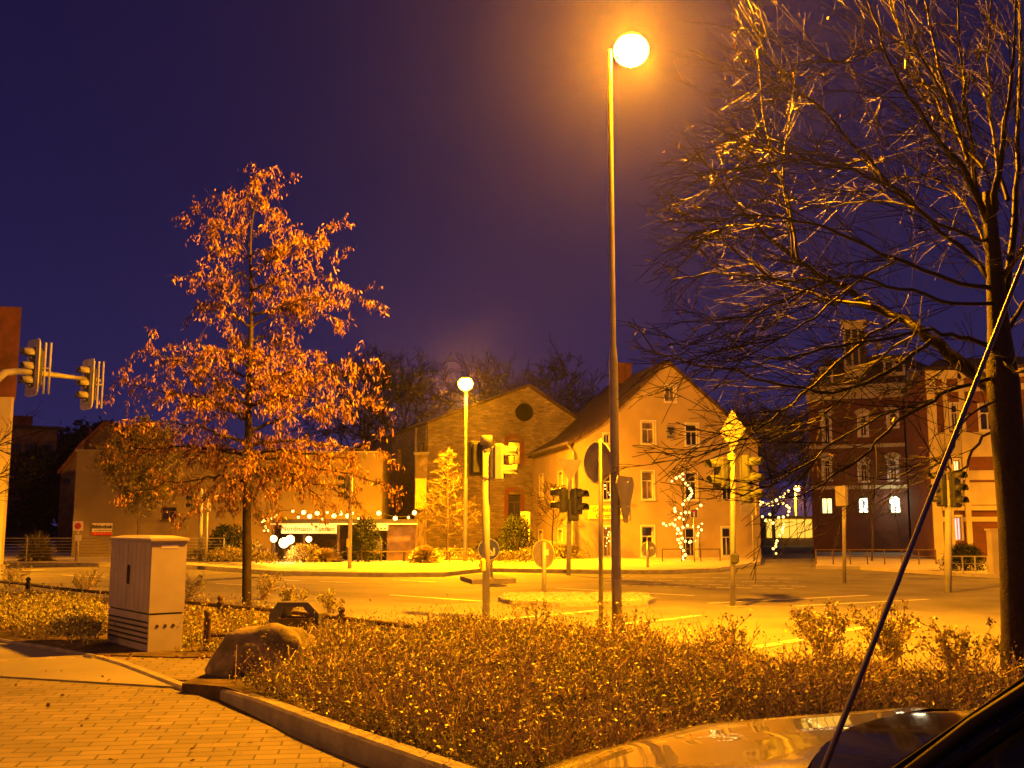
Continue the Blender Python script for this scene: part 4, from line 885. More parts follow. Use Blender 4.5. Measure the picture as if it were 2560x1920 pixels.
# railing far left, cycle stand, low fences
def railing(name, x0, x1, ytop, Y, hgt, nr, label, mat='metal', z0=.12, posts=6, group=None):
    a_ = at(x0, ytop, Y); c_ = at(x1, ytop, Y); t = thing(name, (a_.x, Y, z0), label, "railing", group); b = MB()
    for k in range(nr): z_ = z0 + hgt * (1 - k / nr * .9); b.tube((a_.x, Y, z_), (c_.x, Y, z_), .022 if k == 0 else .012, n=6)
    b.build("rails", mt[mat], t)
    for k in range(posts): x_ = a_.x + (c_.x - a_.x) * k / (posts - 1); b = MB(); b.tube((x_, Y, z0 - .02), (x_, Y, z0 + hgt), .025, n=8); b.build("post", mt[mat], t)
    return t
railing("railing", -300, 560, 1350, 43, .95, 7, "thin multi-bar metal railing along the far left pavement", posts=8)
railing("low_fence", 838, 1010, 1386, 42.5, .42, 1, "low thin rail before the market stall shrubs", 'wood', posts=4, group="low rails along the far pavement")
railing("low_fence", 1010, 1180, 1386, 42.5, .42, 1, "low thin rail in front of the round grass clump", 'wood', posts=4, group="low rails along the far pavement")
railing("low_fence", 1656, 1800, 1394, 43.5, .5, 1, "low thin rail in front of the yellow house wall", 'wood', posts=4, group="low rails along the far pavement")
railing("low_fence", 2040, 2340, 1398, 40, .55, 2, "low railing before the red brick building", 'wood', posts=8, group="low rails along the far pavement")
railing("low_fence", 2376, 2500, 1413, 33, .5, 2, "low railing before the dark hedge at right", 'metal', posts=5, group="low rails along the far pavement")
q = G(553, 1396, .12); st = thing("map_stand", q, "small rounded tube frame stand before the library", "stand"); b = MB()
a_, c_ = at(540, 1392, q.y), at(566, 1392, q.y); zt = at(553, 1359, q.y).z
b.path([V((a_.x, q.y, .1)), V((a_.x, q.y, zt - .12)), V((a_.x + .1, q.y, zt)), V((c_.x - .1, q.y, zt)), V((c_.x, q.y, zt - .12)), V((c_.x, q.y, .1))], .03, 8); b.build("tube_frame", mt['sigpole'], st, True)
b = MB(); b.box(((a_.x + c_.x) / 2 + .04, q.y, zt - .33), (c_.x - a_.x - .16, .03, .38)); b.build("panel", mt['signback'], st)
# pale pillar box at right
q = at(2493, 1430, 32); o = MB().box((q.x, 32, at(2493, 1326, 32).z / 2), (at(2508, 1400, 32).x - at(2478, 1400, 32).x, .35, at(2493, 1326, 32).z)).box((q.x, 32, at(2493, 1324, 32).z), (.44, .42, .06)).build("gate_pillar", mt['cream']); tag(o, "pale gate pillar right of the dark hedge", "pillar")
# terrace wall with dark lettering beside the house's side door
q = at(1380, 1360, 50); tw = thing("garden_sign_wall", (q.x, 50, 0), "low board sign on the planted wall left of the house", "sign"); b = MB()
a_ = at(1330, 1372, 47.5); c_ = at(1428, 1352, 47.5); b.box(((a_.x + c_.x) / 2, 47.5, (a_.z + c_.z) / 2), (c_.x - a_.x, .06, c_.z - a_.z)); b_ = b.build("sign_board", mt['plaster'], tw)
text_plate("lettering", "Christbäume", .22, .004, mt['ink'], frame(at(1385, 1363, 47.44), V((1, 0, 0)), Z), b_)
b = MB(); b.box((a_.x + .1, 47.56, a_.z / 2), (.08, .06, a_.z)); b.box((c_.x - .1, 47.56, a_.z / 2), (.08, .06, a_.z)); b.build("legs", mt['wood'], tw)
# ------------------------------------------------------------------ LIGHT STRINGS
def light_string(label, polys, Y, mat, r, step, group="light strings", jit=.03, cab='darkbark', cr=.012):
    p0 = at(*polys[0][0], Y); t = thing("light_string", (p0.x, Y, 0), label, "string lights", group); cable = MB(); pts = []
    for poly in polys:
        P = [at(x, y, Y) for x, y in poly]; cable.path(P, cr, 4)
        for i in range(len(P) - 1):
            n = max(1, round((P[i + 1] - P[i]).length / step))
            for k in range(n + (1 if i == len(P) - 2 else 0)): pts.append(P[i].lerp(P[i + 1], k / n) + V((random.uniform(-jit, jit), random.uniform(-.12, .12), random.uniform(-jit, jit))))
    if len(pts) > 98: pts = random.sample(pts, 98)
    cable.build("cable", mt[cab], t)
    first = None
    for p in pts:
        if first is None:
            b = MB(); b.ball((0, 0, 0), r, 8, 5); first = b.build("bulb", mt[mat], t, True, local=True); first.location = p - V(t["base"])
        else:
            o = first.copy(); COL.objects.link(o); o.parent = t; o.location = p - V(t["base"]); s_ = random.uniform(.75, 1.2); o.scale = (s_,) * 3
    return t
f1 = [[(1709, 1186), (1700, 1192), (1682, 1201)], [(1700, 1192), (1714, 1208), (1725, 1220), (1731, 1234), (1719, 1246), (1708, 1260)],
      [(1688, 1270), (1688, 1280), (1701, 1285), (1715, 1283), (1731, 1277), (1743, 1271), (1753, 1264)], [(1659, 1309), (1667, 1314), (1682, 1308), (1690, 1301), (1698, 1296), (1708, 1298)],
      [(1682, 1308), (1693, 1321), (1693, 1334), (1696, 1348), (1704, 1366), (1708, 1377), (1712, 1386)], [(1706, 1394), (1711, 1409)], [(1696, 1325), (1705, 1345)],
      [(1696, 1325), (1708, 1318), (1719, 1315), (1732, 1315), (1745, 1316), (1757, 1311)], [(1753, 1325), (1745, 1340), (1737, 1352), (1722, 1355), (1714, 1352)]]
f2 = [[(1968, 1229), (1957, 1241), (1948, 1243), (1939, 1251), (1931, 1254), (1921, 1262)], [(1898, 1262), (1900, 1255), (1907, 1257), (1921, 1262), (1933, 1262), (1944, 1260), (1956, 1259), (1967, 1264), (1973, 1271), (1975, 1280), (1968, 1287), (1959, 1294), (1947, 1295)],
      [(1905, 1292), (1914, 1301), (1924, 1301), (1933, 1306)], [(1924, 1287), (1926, 1300)], [(1960, 1311), (1956, 1325), (1950, 1339), (1944, 1352), (1939, 1366), (1932, 1372), (1940, 1382)]]
light_string("warm light string wound round the bare sapling before the yellow house", f1, 45.5, 'fairy', .058, .17)
light_string("warm light string wound round the bare sapling right of the yellow house", f2, 46.5, 'fairy', .058, .17)
light_string("tiny curled light string between the oak trunk and the stall", [[(660, 1301), (668, 1298), (656, 1306), (660, 1316), (668, 1322), (658, 1326), (668, 1328)], [(695, 1285), (684, 1293), (680, 1296)]], 43.5, 'fairy', .04, .12)
light_string("small garland of lights hanging in the house's ground floor window", [[(1514, 1322), (1522, 1330), (1516, 1345), (1522, 1352), (1514, 1366)], [(1511, 1214), (1512, 1222)], [(1521, 1230), (1525, 1238)]], 47.6, 'fairy', .035, .16)
big = [(732, 1278), (746, 1293), (759, 1281), (774, 1291), (793, 1283), (806, 1297), (818, 1281), (835, 1290), (851, 1283), (869, 1290), (881, 1283), (897, 1296), (947, 1283), (988, 1296), (1021, 1294), (1036, 1282)]
t = thing("light_string", (at(732, 1278, 43.6).x, 43.6, 0), "row of large warm bulbs strung above the stall canopy", "string lights", "light strings"); cb_ = MB()
cb_.path([at(x, y - 3, 43.6) for x, y in [(690, 1280)] + big], .012, 4); cb_.build("cable", mt['darkbark'], t)
for i, (x, y) in enumerate(big):
    p = at(x, y, 43.6); r = .095 if i in (2, 3, 4, 7, 8, 9, 12, 13, 15) else .055
    b = MB(); b.ball(p, r, 10, 6); bb_ = b.build("bulb", mt['bulb'], t, True)
    b = MB(); b.tube(p + Z * r * .8, p + Z * (r + .07), .03, n=6); b.build("socket", mt['vent'], bb_)
L = bpy.data.lights.new("string_glow", 'AREA'); L.shape = 'RECTANGLE'; L.size = 5.5; L.size_y = .2; L.energy = 110; L.color = (1, .45, .10)
lo = bpy.data.objects.new("string_glow", L); COL.objects.link(lo); lo.parent = t; lo.location = at(880, 1290, 43.2) - V(t["base"]); lo.rotation_euler = (0, 0, 0)
for i, (x, y, r) in enumerate(((684, 1347, .14), (710, 1357, .21), (725, 1349, .18), (772, 1348, .12))):
    p = at(x, y, 43.4); tt = thing("flood_light", (p.x, p.y, p.z), ["outermost left flood lamp under the stall banner", "largest glaring flood lamp under the stall banner", "bright flood lamp touching the largest one", "smaller flood lamp right of the largest one"][i], "lamp", "flood lamps under the stall banner")
    b = MB(); b.ball(p, r, 12, 8); b.build("lamp_glass", mt['flood'], tt, True); b = MB(); b.box(p + V((0, r + .05, 0)), (r * 1.6, .1, r * 1.6), bev=.02); b.tube(p + V((0, r + .05, 0)), (p.x, p.y + r + .05, .1), .025, n=6); b.build("bracket", mt['vent'], tt)
L = bpy.data.lights.new("flood_glow", 'POINT'); L.energy = 260; L.color = (1, .42, .08); L.shadow_soft_size = .3
lo = bpy.data.objects.new("flood_glow", L); COL.objects.link(lo); lo.parent = tt; lo.location = at(720, 1375, 42.0) - at(772, 1348, 43.4)
# bright security lamp on the brick building
p = WR.w(*WR.uv(2237, 1252), .35); tt = thing("wall_lamp", p, "glaring white-yellow lamp on the red brick building's ground floor", "lamp"); b = MB(); b.ball(p, .25, 14, 8); b.build("lamp_glass", mt['litwhite'], tt, True); b = MB(); b.tube(p, p - WR.N * .36, .05); b.build("bracket", mt['vent'], tt)
L = bpy.data.lights.new("wall_lamp_light", 'POINT'); L.energy = 60; L.color = (1, .9, .55); L.shadow_soft_size = .3; lo = bpy.data.objects.new("wall_lamp_light", L); COL.objects.link(lo); lo.parent = tt; lo.location = WR.N * .6
# ------------------------------------------------------------------ TREES
def rvec(s=1.0): return V((random.gauss(0, s), random.gauss(0, s), random.gauss(0, s)))
def spline(P, n):
    """catmull-rom through P, n steps per span"""
    Q = [P[0]] + list(P) + [P[-1]]; o = []
    for i in range(1, len(Q) - 2):
        for k in range(n):
            t = k / n; a, b_, c, d = Q[i - 1], Q[i], Q[i + 1], Q[i + 2]
            o.append(.5 * ((2 * b_) + (c - a) * t + (2 * a - 5 * b_ + 4 * c - d) * t * t + (3 * b_ - a - 3 * c + d) * t ** 3))
    o.append(P[-1]); return o
def limb(mb, P, r0, r1, n=6, pw=1.0):
    m = len(P); mb.path(P, [r0 + (r1 - r0) * (i / (m - 1)) ** pw for i in range(m)], n, cap=False)
def twig(mb, p, d, L, r, depth, out, bias=V((0, 0, 0)), kids=3, n=3, wob=.22, kl=.55, spread=.75, minr=.0028):
    seg = 5; P = [p]; dd = d.normalized()
    for i in range(seg): dd = (dd + rvec(wob * .5) + bias * .12).normalized(); P.append(P[-1] + dd * L / seg)
    limb(mb, P, r, max(minr, r * .45), n); out.append(P)
    if depth <= 0: return
    for k in range(kids):
        i = random.randint(1, seg - 1) if k < kids - 1 else seg - 1; t = P[i]; dv = (P[i + 1] - P[i]).normalized()
        nd = (dv + rvec(spread * .55)).normalized(); twig(mb, t, nd, L * random.uniform(kl * .75, kl * 1.2), max(minr, r * .6), depth - 1, out, bias, kids, n, wob, kl, spread, minr)
def leaf_quads(points, L, Wd, dirbias, jitter, n_per, fold=True):
    """numpy leaves: returns (N*4,3); each leaf is a kite-shaped quad"""
    P = np.repeat(np.array(points, dtype=np.float64), n_per, axis=0); N = len(P)
    P += RNG.normal(0, jitter, (N, 3))
    d = np.array(dirbias)[None, :] + RNG.normal(0, .45, (N, 3)); d /= np.linalg.norm(d, axis=1)[:, None]
    a = np.cross(d, RNG.normal(0, 1, (N, 3))); a /= np.linalg.norm(a, axis=1)[:, None]
    nn = np.cross(d, a)
    l = L * RNG.uniform(.65, 1.25, (N, 1)); w_ = Wd * RNG.uniform(.6, 1.3, (N, 1))
    v0 = P; v1 = P + d * l * .5 + a * w_ * .5 + nn * w_ * .25; v2 = P + d * l + nn * l * RNG.normal(0, .12, (N, 1)); v3 = P + d * l * .5 - a * w_ * .5 + nn * w_ * .25
    return np.stack([v0, v1, v2, v3], 1).reshape(-1, 3)
# --- pin oak with dry leaves
random.seed(11)
q = G(617, 1536, .03); YO = q.y; oak = thing("oak_tree", q, "young oak with hanging dry orange leaves left of centre", "tree")
tr = [V((q.x, YO, -.05)), at(617, 1420, YO), at(617, 1300, YO), at(618, 1200, YO), at(621, 1080, YO), at(622, 950, YO), at(628, 820, YO), at(627, 700, YO), at(626, 620, YO), at(632, 540, YO), at(655, 455, YO)]
trr = [.088, .08, .076, .074, .066, .055, .043, .032, .024, .016, .006]
TP = spline(tr, 4); b = MB(); RR = np.interp(np.linspace(0, 10, len(TP)), range(11), trr); b.path(TP, list(RR), 12, cap=False)
b.lathe([(.115, 0), (.10, .06), (.088, .16)], q, 12)
b.build("trunk", mt['bark'], oak, True)
def trunk_at(py):
    k = min(range(len(TP)), key=lambda i: abs(py - (1316 - (TP[i].z - CH) * F / YO))); return TP[k], RR[k]
BR = []  # (attach py, tip px, tip py, depth offset)
for row in ((1180, 330, 1235, -.3), (1175, 900, 1255, .2), (1165, 700, 1265, -1.6), (1150, 470, 1290, -1.2), (1170, 560, 1275, 1.2), (1140, 290, 1130, .5), (1130, 975, 1215, -.3), (1120, 870, 1150, -1.5), (1120, 400, 1120, 1.8),
            (1100, 970, 1130, .6), (1090, 300, 1050, -1.0), (1080, 780, 1240, 1.6), (1060, 955, 1010, .8), (1040, 285, 955, .3), (1030, 420, 985, -1.7), (1010, 850, 1000, -1.6), (1000, 930, 920, .2), (990, 350, 868, -.2), (980, 500, 1000, 1.5),
            (960, 880, 905, -.9), (940, 430, 890, 1.0), (930, 840, 975, 1.2), (900, 480, 860, -1.2), (890, 800, 890, -.8), (860, 575, 850, 1.0), (850, 745, 870, .9), (820, 520, 800, -.7), (800, 845, 735, .1), (790, 500, 760, .5), (780, 930, 750, -.3),
            (760, 860, 800, .7), (740, 490, 700, .2), (720, 830, 690, -.6), (700, 760, 730, .8), (690, 480, 690, -.6), (670, 830, 560, -.2), (650, 815, 600, .5), (640, 520, 620, .4), (620, 740, 640, -.6), (610, 485, 525, -.1), (590, 540, 560, .5),
            (570, 700, 560, .3), (540, 560, 510, -.3), (520, 690, 480, .2), (510, 610, 480, .2), (480, 640, 455, -.1), (1185, 640, 1290, .9), (1165, 820, 1260, .9), (1110, 600, 1180, -1.8), (950, 690, 1020, -1.5), (870, 640, 930, -1.2)):
    BR.append(row)
b = MB(); leafpts = []
for ya, tx, ty, dy in BR:
    p0, r0 = trunk_at(ya + 10); tip = at(tx, ty, YO + dy); mid = p0.lerp(tip, .5) + V((0, 0, .10 + random.uniform(-.05, .12))); L_ = (tip - p0).length
    P = spline([p0, p0.lerp(tip, .25) + V((0, 0, .10)), mid, tip], 5); P = [P[0]] + [p + rvec(.02) for p in P[1:]]
    rb_ = min(r0 * .55, .012 + .011 * L_); limb(b, P, rb_, .005, 5)
    nt_ = max(6, int(L_ * 9.5))
    for k in range(nt_):
        f_ = .16 + .84 * (k + random.random()) / nt_; i = min(len(P) - 2, int(f_ * (len(P) - 1))); pp = P[i].lerp(P[i + 1], random.random()); dv = (P[i + 1] - P[i]).normalized()
        nd = (dv * .9 + rvec(.55) + V((0, 0, .05))).normalized(); o_ = []
        twig(b, pp, nd, random.uniform(.25, .60) * (1.15 - .35 * f_), .0055, 1, o_, V((0, 0, -.6)), 2, 3, .3, .6)
        for tw in o_:
            for pnt in tw[1:]: 
                if random.random() < .38: leafpts.append(pnt)
    leafpts += P[int(len(P) * .7):]
b.build("branches", mt['bark'], oak, True)
lv = leaf_quads([tuple(p) for p in leafpts], .092, .025, (.05, -.05, -1.0), .04, 5)
T_ = np.array(oak["base"]); fast_mesh("foliage", lv - T_[None, :], 4, mt['dryleaf'], oak)
print("oak leaves", len(lv) // 4)
# --- big bare tree, right foreground
random.seed(23)
q = G(2545, 1705, .1); YT = q.y; bt = thing("bare_tree", q, "large bare tree with spreading twigs at the right edge", "tree")
b = MB(); P = spline([V((q.x, YT, 0)), at(2545, 1560, YT), at(2535, 1300, YT), at(2520, 1100, YT), at(2508, 960, YT), at(2497, 820, YT), at(2484, 640, YT), at(2470, 480, YT)], 5)
b.path(P, list(np.interp(np.linspace(0, 7, len(P)), range(8), [.17, .15, .145, .15, .155, .105, .075, .05])), 16, cap=False)
b.build("trunk", mt['bark'], bt, True)
MAIN = [
 ([(2497, 980), (2440, 940), (2370, 880), (2300, 825), (2250, 795), (2180, 765), (2090, 705), (1990, 650), (1890, 560), (1790, 440), (1700, 325)], 1.2, .085),
 ([(2480, 640), (2455, 520), (2430, 380), (2410, 200), (2390, -40)], .3, .045), ([(2475, 540), (2500, 400), (2530, 200), (2540, -60)], -.4, .045),
 ([(2500, 800), (2530, 600), (2545, 350), (2550, 50), (2540, -60)], .5, .05),
 ([(2475, 560), (2420, 440), (2350, 350), (2270, 240), (2205, 110), (2165, -30)], -.8, .04), ([(2420, 400), (2370, 250), (2330, 100), (2310, -40)], .6, .025),
 ([(2480, 700), (2400, 620), (2290, 520), (2170, 400), (2070, 290), (2000, 230), (1960, 180)], 1.0, .032),
 ([(1995, 652), (1975, 520), (1925, 380), (1900, 240), (1895, 100), (1885, 35)], 1.5, .020), ([(1980, 645), (1960, 430), (1975, 300), (1985, 180)], 1.6, .012),
 ([(2180, 765), (2060, 745), (1940, 700), (1830, 620), (1760, 560), (1690, 520)], 1.7, .024), ([(2090, 705), (1990, 700), (1850, 690), (1730, 690), (1680, 700)], .6, .016),
 ([(2500, 880), (2420, 850), (2330, 830), (2200, 850), (2060, 870), (1950, 900), (1850, 930)], -.8, .030),
 ([(2330, 850), (2220, 930), (2110, 975), (1980, 968), (1850, 930), (1720, 905), (1640, 872), (1570, 805)], .2, .026),
 ([(2250, 795), (2150, 860), (2030, 960), (1930, 1050), (1850, 1095), (1770, 1130)], -.9, .020), ([(2300, 825), (2200, 900), (2080, 1020), (1980, 1080), (1860, 1100)], 1.5, .018),
 ([(2480, 720), (2370, 700), (2240, 650), (2100, 580), (1960, 545), (1840, 540), (1740, 590)], -1.0, .026),
 ([(2470, 600), (2350, 560), (2230, 470), (2100, 420), (1990, 400), (1900, 420)], -1.4, .020), ([(2490, 760), (2380, 760), (2250, 720), (2120, 690), (1990, 740), (1880, 790), (1790, 800)], -1.3, .022),
 ([(2500, 940), (2430, 960), (2330, 1000), (2220, 1080), (2120, 1170), (2000, 1235), (1900, 1270)], -.5, .024), ([(2330, 1000), (2200, 1040), (2060, 1130), (1950, 1200), (1850, 1240)], -1.2, .014),
 ([(2510, 1060), (2440, 1110), (2400, 1180), (2330, 1150), (2250, 1190), (2180, 1240)], .8, .018), ([(2500, 1000), (2430, 1030), (2390, 1100), (2380, 1160)], -.7, .014),
 ([(2510, 900), (2540, 930), (2600, 920)], -.7, .03), ([(2500, 850), (2560, 760), (2640, 640)], .5, .04), ([(2500, 700), (2570, 600), (2640, 480)], -.6, .035),
 ([(2490, 680), (2440, 560), (2380, 470), (2280, 420), (2190, 330)], 1.4, .02), ([(2460, 420), (2380, 320), (2300, 180), (2240, 60), (2220, -30)], 1.2, .02),
 ([(2520, 500), (2480, 330), (2470, 150), (2480, -40)], 1.3, .025), ([(2400, 300), (2330, 190), (2270, 60)], -1.3, .014), ([(2290, 520), (2180, 500), (2060, 520), (1950, 480)], 1.1, .014),
 ([(1890, 560), (1800, 570), (1720, 640), (1680, 700)], .9, .011), ([(1790, 440), (1760, 480), (1700, 500)], 1.3, .008), ([(2170, 400), (2060, 410), (1930, 350), (1850, 330)], .8, .012),
 ([(2200, 120), (2100, 160), (2010, 120)], -.7, .010), ([(2240, 650), (2150, 700), (2040, 790), (1930, 850), (1840, 870)], -1.4, .015),
]
tw_tips = []
for pts, dy, r0 in MAIN:
    n = len(pts); b = MB()
    P = [at(x, y, YT + dy * (min(1, i / max(1, n * .45)))) for i, (x, y) in enumerate(pts)]; P = spline(P, 4); P = [P[0]] + [p + rvec(.012) for p in P[1:-1]] + [P[-1]]
    limb(b, P, r0, .0065, 8 if r0 > .03 else 6, .8); tw = []
    Ltot = sum((P[i + 1] - P[i]).length for i in range(len(P) - 1)); nt_ = int(Ltot * (7.8 if pts[-1][1] < 750 else 5.5))
    for k in range(nt_):
        f_ = .12 + .88 * k / nt_; i = min(len(P) - 2, int(f_ * (len(P) - 1))); pp = P[i].lerp(P[i + 1], random.random()); dv = (P[i + 1] - P[i]).normalized()
        side = rvec(.42); nd = (dv * .9 + side + V((-.25, 0, .03 if pp.z > 3.0 else .16))).normalized()
        pxx = 1280 + F * pp.x / pp.y
        twig(b, pp, nd, random.uniform(.4, 1.15) * (1.1 - .3 * f_) * min(1, max(.3, (pxx - 1560) / 330)), random.uniform(.0045, .0078), 2 if random.random() < .5 else 1, tw, V((-.2, 0, -.05)), 3, 3, .16, .62, .7, .0030)
    b.build("branch", mt['twig'], bt, True)
    for t_ in tw:
        if random.random() < .035: tw_tips.append(t_[-1])
lv = leaf_quads([tuple(p) for p in tw_tips], .09, .035, (-.2, 0, -.8), .02, 1); fast_mesh("last_leaves", lv - np.array(bt["base"])[None, :], 4, mt['dryleaf'], bt)
print("right tree leaves", len(tw_tips))
# --- generic small/bare trees
def bare_tree(name, label, base, h, spread, mat, seed, group=None, trunk_h=.35, r=.09, n=26, tw=.28, depth=2, minr=.012, cat="tree", lean=0, conic=False):
    random.seed(seed); base = V(base); t = thing(name, base, label, cat, group); b = MB()
    top = base + V((lean, 0, h)); P = spline([base, base.lerp(top, .3) + V((random.uniform(-.1, .1), 0, 0)), base.lerp(top, .65), top], 4); b.path(P, list(np.linspace(r, minr, len(P))), 8, cap=False)
    b.build("trunk", mat, t, True); b = MB(); o_ = []
    for k in range(n):
        f_ = trunk_h + (1 - trunk_h) * (k + .5) / n; p = P[min(len(P) - 1, int(f_ * (len(P) - 1)))]; p = base.lerp(top, f_)
        a_ = k * 2.4 + random.random(); w_ = (1 - (f_ - trunk_h) / (1 - trunk_h)) if conic else math.sin(math.pi * min(.98, (f_ - trunk_h) / (1 - trunk_h) * .8 + .2))
        d_ = V((math.cos(a_), math.sin(a_), .25 if conic else .9)).normalized(); twig(b, p, d_, spread * (w_ * .85 + .15), r * .35, depth, o_, V((0, 0, .1)), 4, 3, .3, .6, .8, minr)
    b.build("crown", mat, t); return t, o_
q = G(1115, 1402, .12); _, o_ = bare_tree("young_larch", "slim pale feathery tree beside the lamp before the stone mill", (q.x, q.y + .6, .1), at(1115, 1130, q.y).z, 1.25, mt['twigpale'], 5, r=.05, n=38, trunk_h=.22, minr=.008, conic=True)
lv = leaf_quads([tuple(p) for tt_ in o_ for p in tt_[2:] if random.random() < .45], .11, .02, (0, 0, .1), .03, 1); fast_mesh("foliage", lv - np.array(_["base"])[None, :], 4, mt['larch'], _)
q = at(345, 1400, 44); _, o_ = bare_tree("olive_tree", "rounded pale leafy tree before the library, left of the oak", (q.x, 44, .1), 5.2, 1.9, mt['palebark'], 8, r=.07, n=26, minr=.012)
lv = leaf_quads([tuple(p) for tt_ in o_ for p in tt_[1:]], .16, .07, (0, 0, -.2), .12, 5); fast_mesh("foliage", lv - np.array(_["base"])[None, :], 4, mt['olive'], _)
q = at(1700, 1405, 45.6); bare_tree("sapling", "bare sapling carrying lights before the yellow house", (at(1712, 1400, 45.6).x, 45.6, .12), 4.0, .95, mt['darkbark'], 12, r=.045, n=20, depth=1, minr=.010, group="saplings wound with lights")
bare_tree("sapling", "bare sapling carrying lights right of the yellow house", (at(1938, 1400, 46.6).x, 46.6, .12), 3.1, .9, mt['darkbark'], 13, r=.045, n=20, depth=1, minr=.010, group="saplings wound with lights")
bare_tree("bare_street_tree", "small bare tree before the left side wall of the yellow house", (at(1385, 1400, 46.4).x, 46.4, .12), 3.2, 1.0, mt['twig'], 14, r=.04, n=18, depth=2, minr=.008)
bare_tree("bare_street_tree", "small bare tree before the brick building's ground floor windows", (at(2180, 1410, 44).x, 44, .12), 4.2, 1.7, mt['bark'], 15, r=.05, n=22, depth=2, minr=.010)
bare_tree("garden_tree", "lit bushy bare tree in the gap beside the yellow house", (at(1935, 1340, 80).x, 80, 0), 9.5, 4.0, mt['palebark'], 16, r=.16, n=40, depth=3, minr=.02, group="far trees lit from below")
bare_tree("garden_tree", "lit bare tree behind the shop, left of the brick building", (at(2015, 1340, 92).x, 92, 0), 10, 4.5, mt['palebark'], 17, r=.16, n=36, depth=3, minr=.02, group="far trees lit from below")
for i, (px, Y, h_, s_, lb_) in enumerate(((905, 95, 15, 6, "dark tall bare tree behind the oak's right side"), (1010, 100, 15, 6, "dark bare tree left of the far street lamp"), (1230, 98, 15, 6, "dark bare tree above the stone mill's left gable"), (1390, 102, 16, 6, "dark bare tree between mill and yellow house"), (1500, 110, 14, 5, "dark bare tree behind the yellow house roof"))):
    bare_tree("far_tree", lb_, (at(px, 1340, Y).x, Y, 0), h_, s_, mt['darkbark'], 30 + i, r=.25, n=22, depth=3, minr=.03, group="dark trees on the skyline")
for i, (px, Y, h_, s_, lb_) in enumerate(((190, 95, 8.5, 4, "dark tree between the dark block and the annex"), (120, 78, 5.8, 3, "dark tree in front of the dark apartment block"), (250, 100, 10, 4, "dark tree rising behind the annex roof"))):
    t, o_ = bare_tree("far_tree", lb_, (at(px, 1340, Y).x, Y, 0), h_, s_, mt['darkbark'], 50 + i, r=.2, n=26, depth=2, minr=.03, trunk_h=.15, group="dark trees on the skyline")
    lv = leaf_quads([tuple(p) for tt_ in o_ for p in tt_[1:]], .5, .3, (0, 0, .1), .3, 3); fast_mesh("foliage", lv - np.array(t["base"])[None, :], 4, mt['greenleaf'], t)
# twigs of a tree just beyond the left edge reaching in front of the dark block
random.seed(3); q = at(-120, 1500, 21); q.z = 0; t = thing("bare_tree", q, "thin bare twigs reaching in at the left edge below the mast arm", "tree"); b = MB(); b.tube(q, (q.x, q.y, 4.6), .08, .04, 8); b.build("trunk", mt['bark'], t, True); b = MB(); o_ = []
for (y0, x1_, y1_) in ((1130, 110, 1075), (1200, 90, 1170), (1130, 60, 1050), (1200, 70, 1150), (1100, 80, 1150), (1250, 90, 1195)):
    P = spline([at(-118, y0 + 60, 21), at(-40, y0 + 10, 20.8), at(10, (y0 + y1_) / 2 + 5, 20.6), at(x1_, y1_, 20.4)], 5); limb(b, P, .02, .005, 5)
    for k in range(9): i = random.randint(5, len(P) - 2); twig(b, P[i], (P[i + 1] - P[i]).normalized() + rvec(.4), .4, .006, 1, o_, V((0, 0, 0)), 2, 3, .3, .6, .8, .004)
b.build("branches", mt['twig'], t)
# ------------------------------------------------------------------ SHRUBS
def grass_clump(name, label, base, r, h, n, mat, Lw=.02, group=None, cat="shrub"):
    base = V(base); P = np.zeros((n, 3)); a = RNG.uniform(0, 2 * np.pi, n); th = np.arccos(RNG.uniform(.02, 1, n)); d = np.stack([np.sin(th) * np.cos(a), np.sin(th) * np.sin(a), np.cos(th)], 1)
    l = RNG.uniform(.65, 1.05, (n, 1)); e1 = d * np.array([r, r, h]) * l * .6; e2 = d * np.array([r, r, h * .9]) * l; e2[:, 2] -= .12 * h * l[:, 0]; e2[:, 2] = np.maximum(e2[:, 2], 0)
    s = np.cross(d, RNG.normal(0, 1, (n, 3))); s /= np.linalg.norm(s, axis=1)[:, None]; s *= Lw
    q1 = np.stack([e1 * .1 - s, e1 * .1 + s, e1 + s, e1 - s], 1).reshape(-1, 3); q2 = np.stack([e1 - s, e1 + s, e2 + s * .2, e2 - s * .2], 1).reshape(-1, 3)
    o = fast_mesh(name, np.concatenate([q1, q2]) + np.array(base)[None, :], 4, mat, None, tuple(base)); tag(o, label, cat, group); return o
def leafy(name, label, base, rx, ry, h, n, mat, L_=.08, W_=.04, cat="shrub", group=None, shell=.5):
    base = V(base); a = RNG.uniform(0, 2 * np.pi, n); u = RNG.uniform(0, 1, n); rr_ = (shell + (1 - shell) * RNG.uniform(0, 1, n)) * (1 + .18 * np.sin(a * 3 + 1) + .12 * np.sin(a * 5 + u * 6))
    z = h * np.clip(u ** .8, 0, 1); k_ = np.sqrt(np.clip(1 - (z / h) ** 2 * .9, 0.05, 1)); P = np.stack([rx * rr_ * k_ * np.cos(a), ry * rr_ * k_ * np.sin(a), z * (.85 + .3 * rr_ * .5)], 1)
    st_ = MB(); random.seed(n)
    t = thing(name, base, label, cat, group)
    for k in range(9): aa = k * .7; st_.path([(0, 0, 0), (rx * .3 * math.cos(aa), ry * .3 * math.sin(aa), h * .5), (rx * .7 * math.cos(aa), ry * .7 * math.sin(aa), h * .9)], [.03, .02, .008], 4)
    st_.build("stems", mt['bark'], t, local=True)
    fast_mesh("foliage", leaf_quads(P, L_, W_, (0, 0, .2), .03, 1), 4, mat, t); return t
q = at(1062, 1398, 42); grass_clump("grass_clump", "round yellow ornamental grass clump right of the dark boards", (q.x, 42, .1), .72, .95, 3500, mt['grass'])
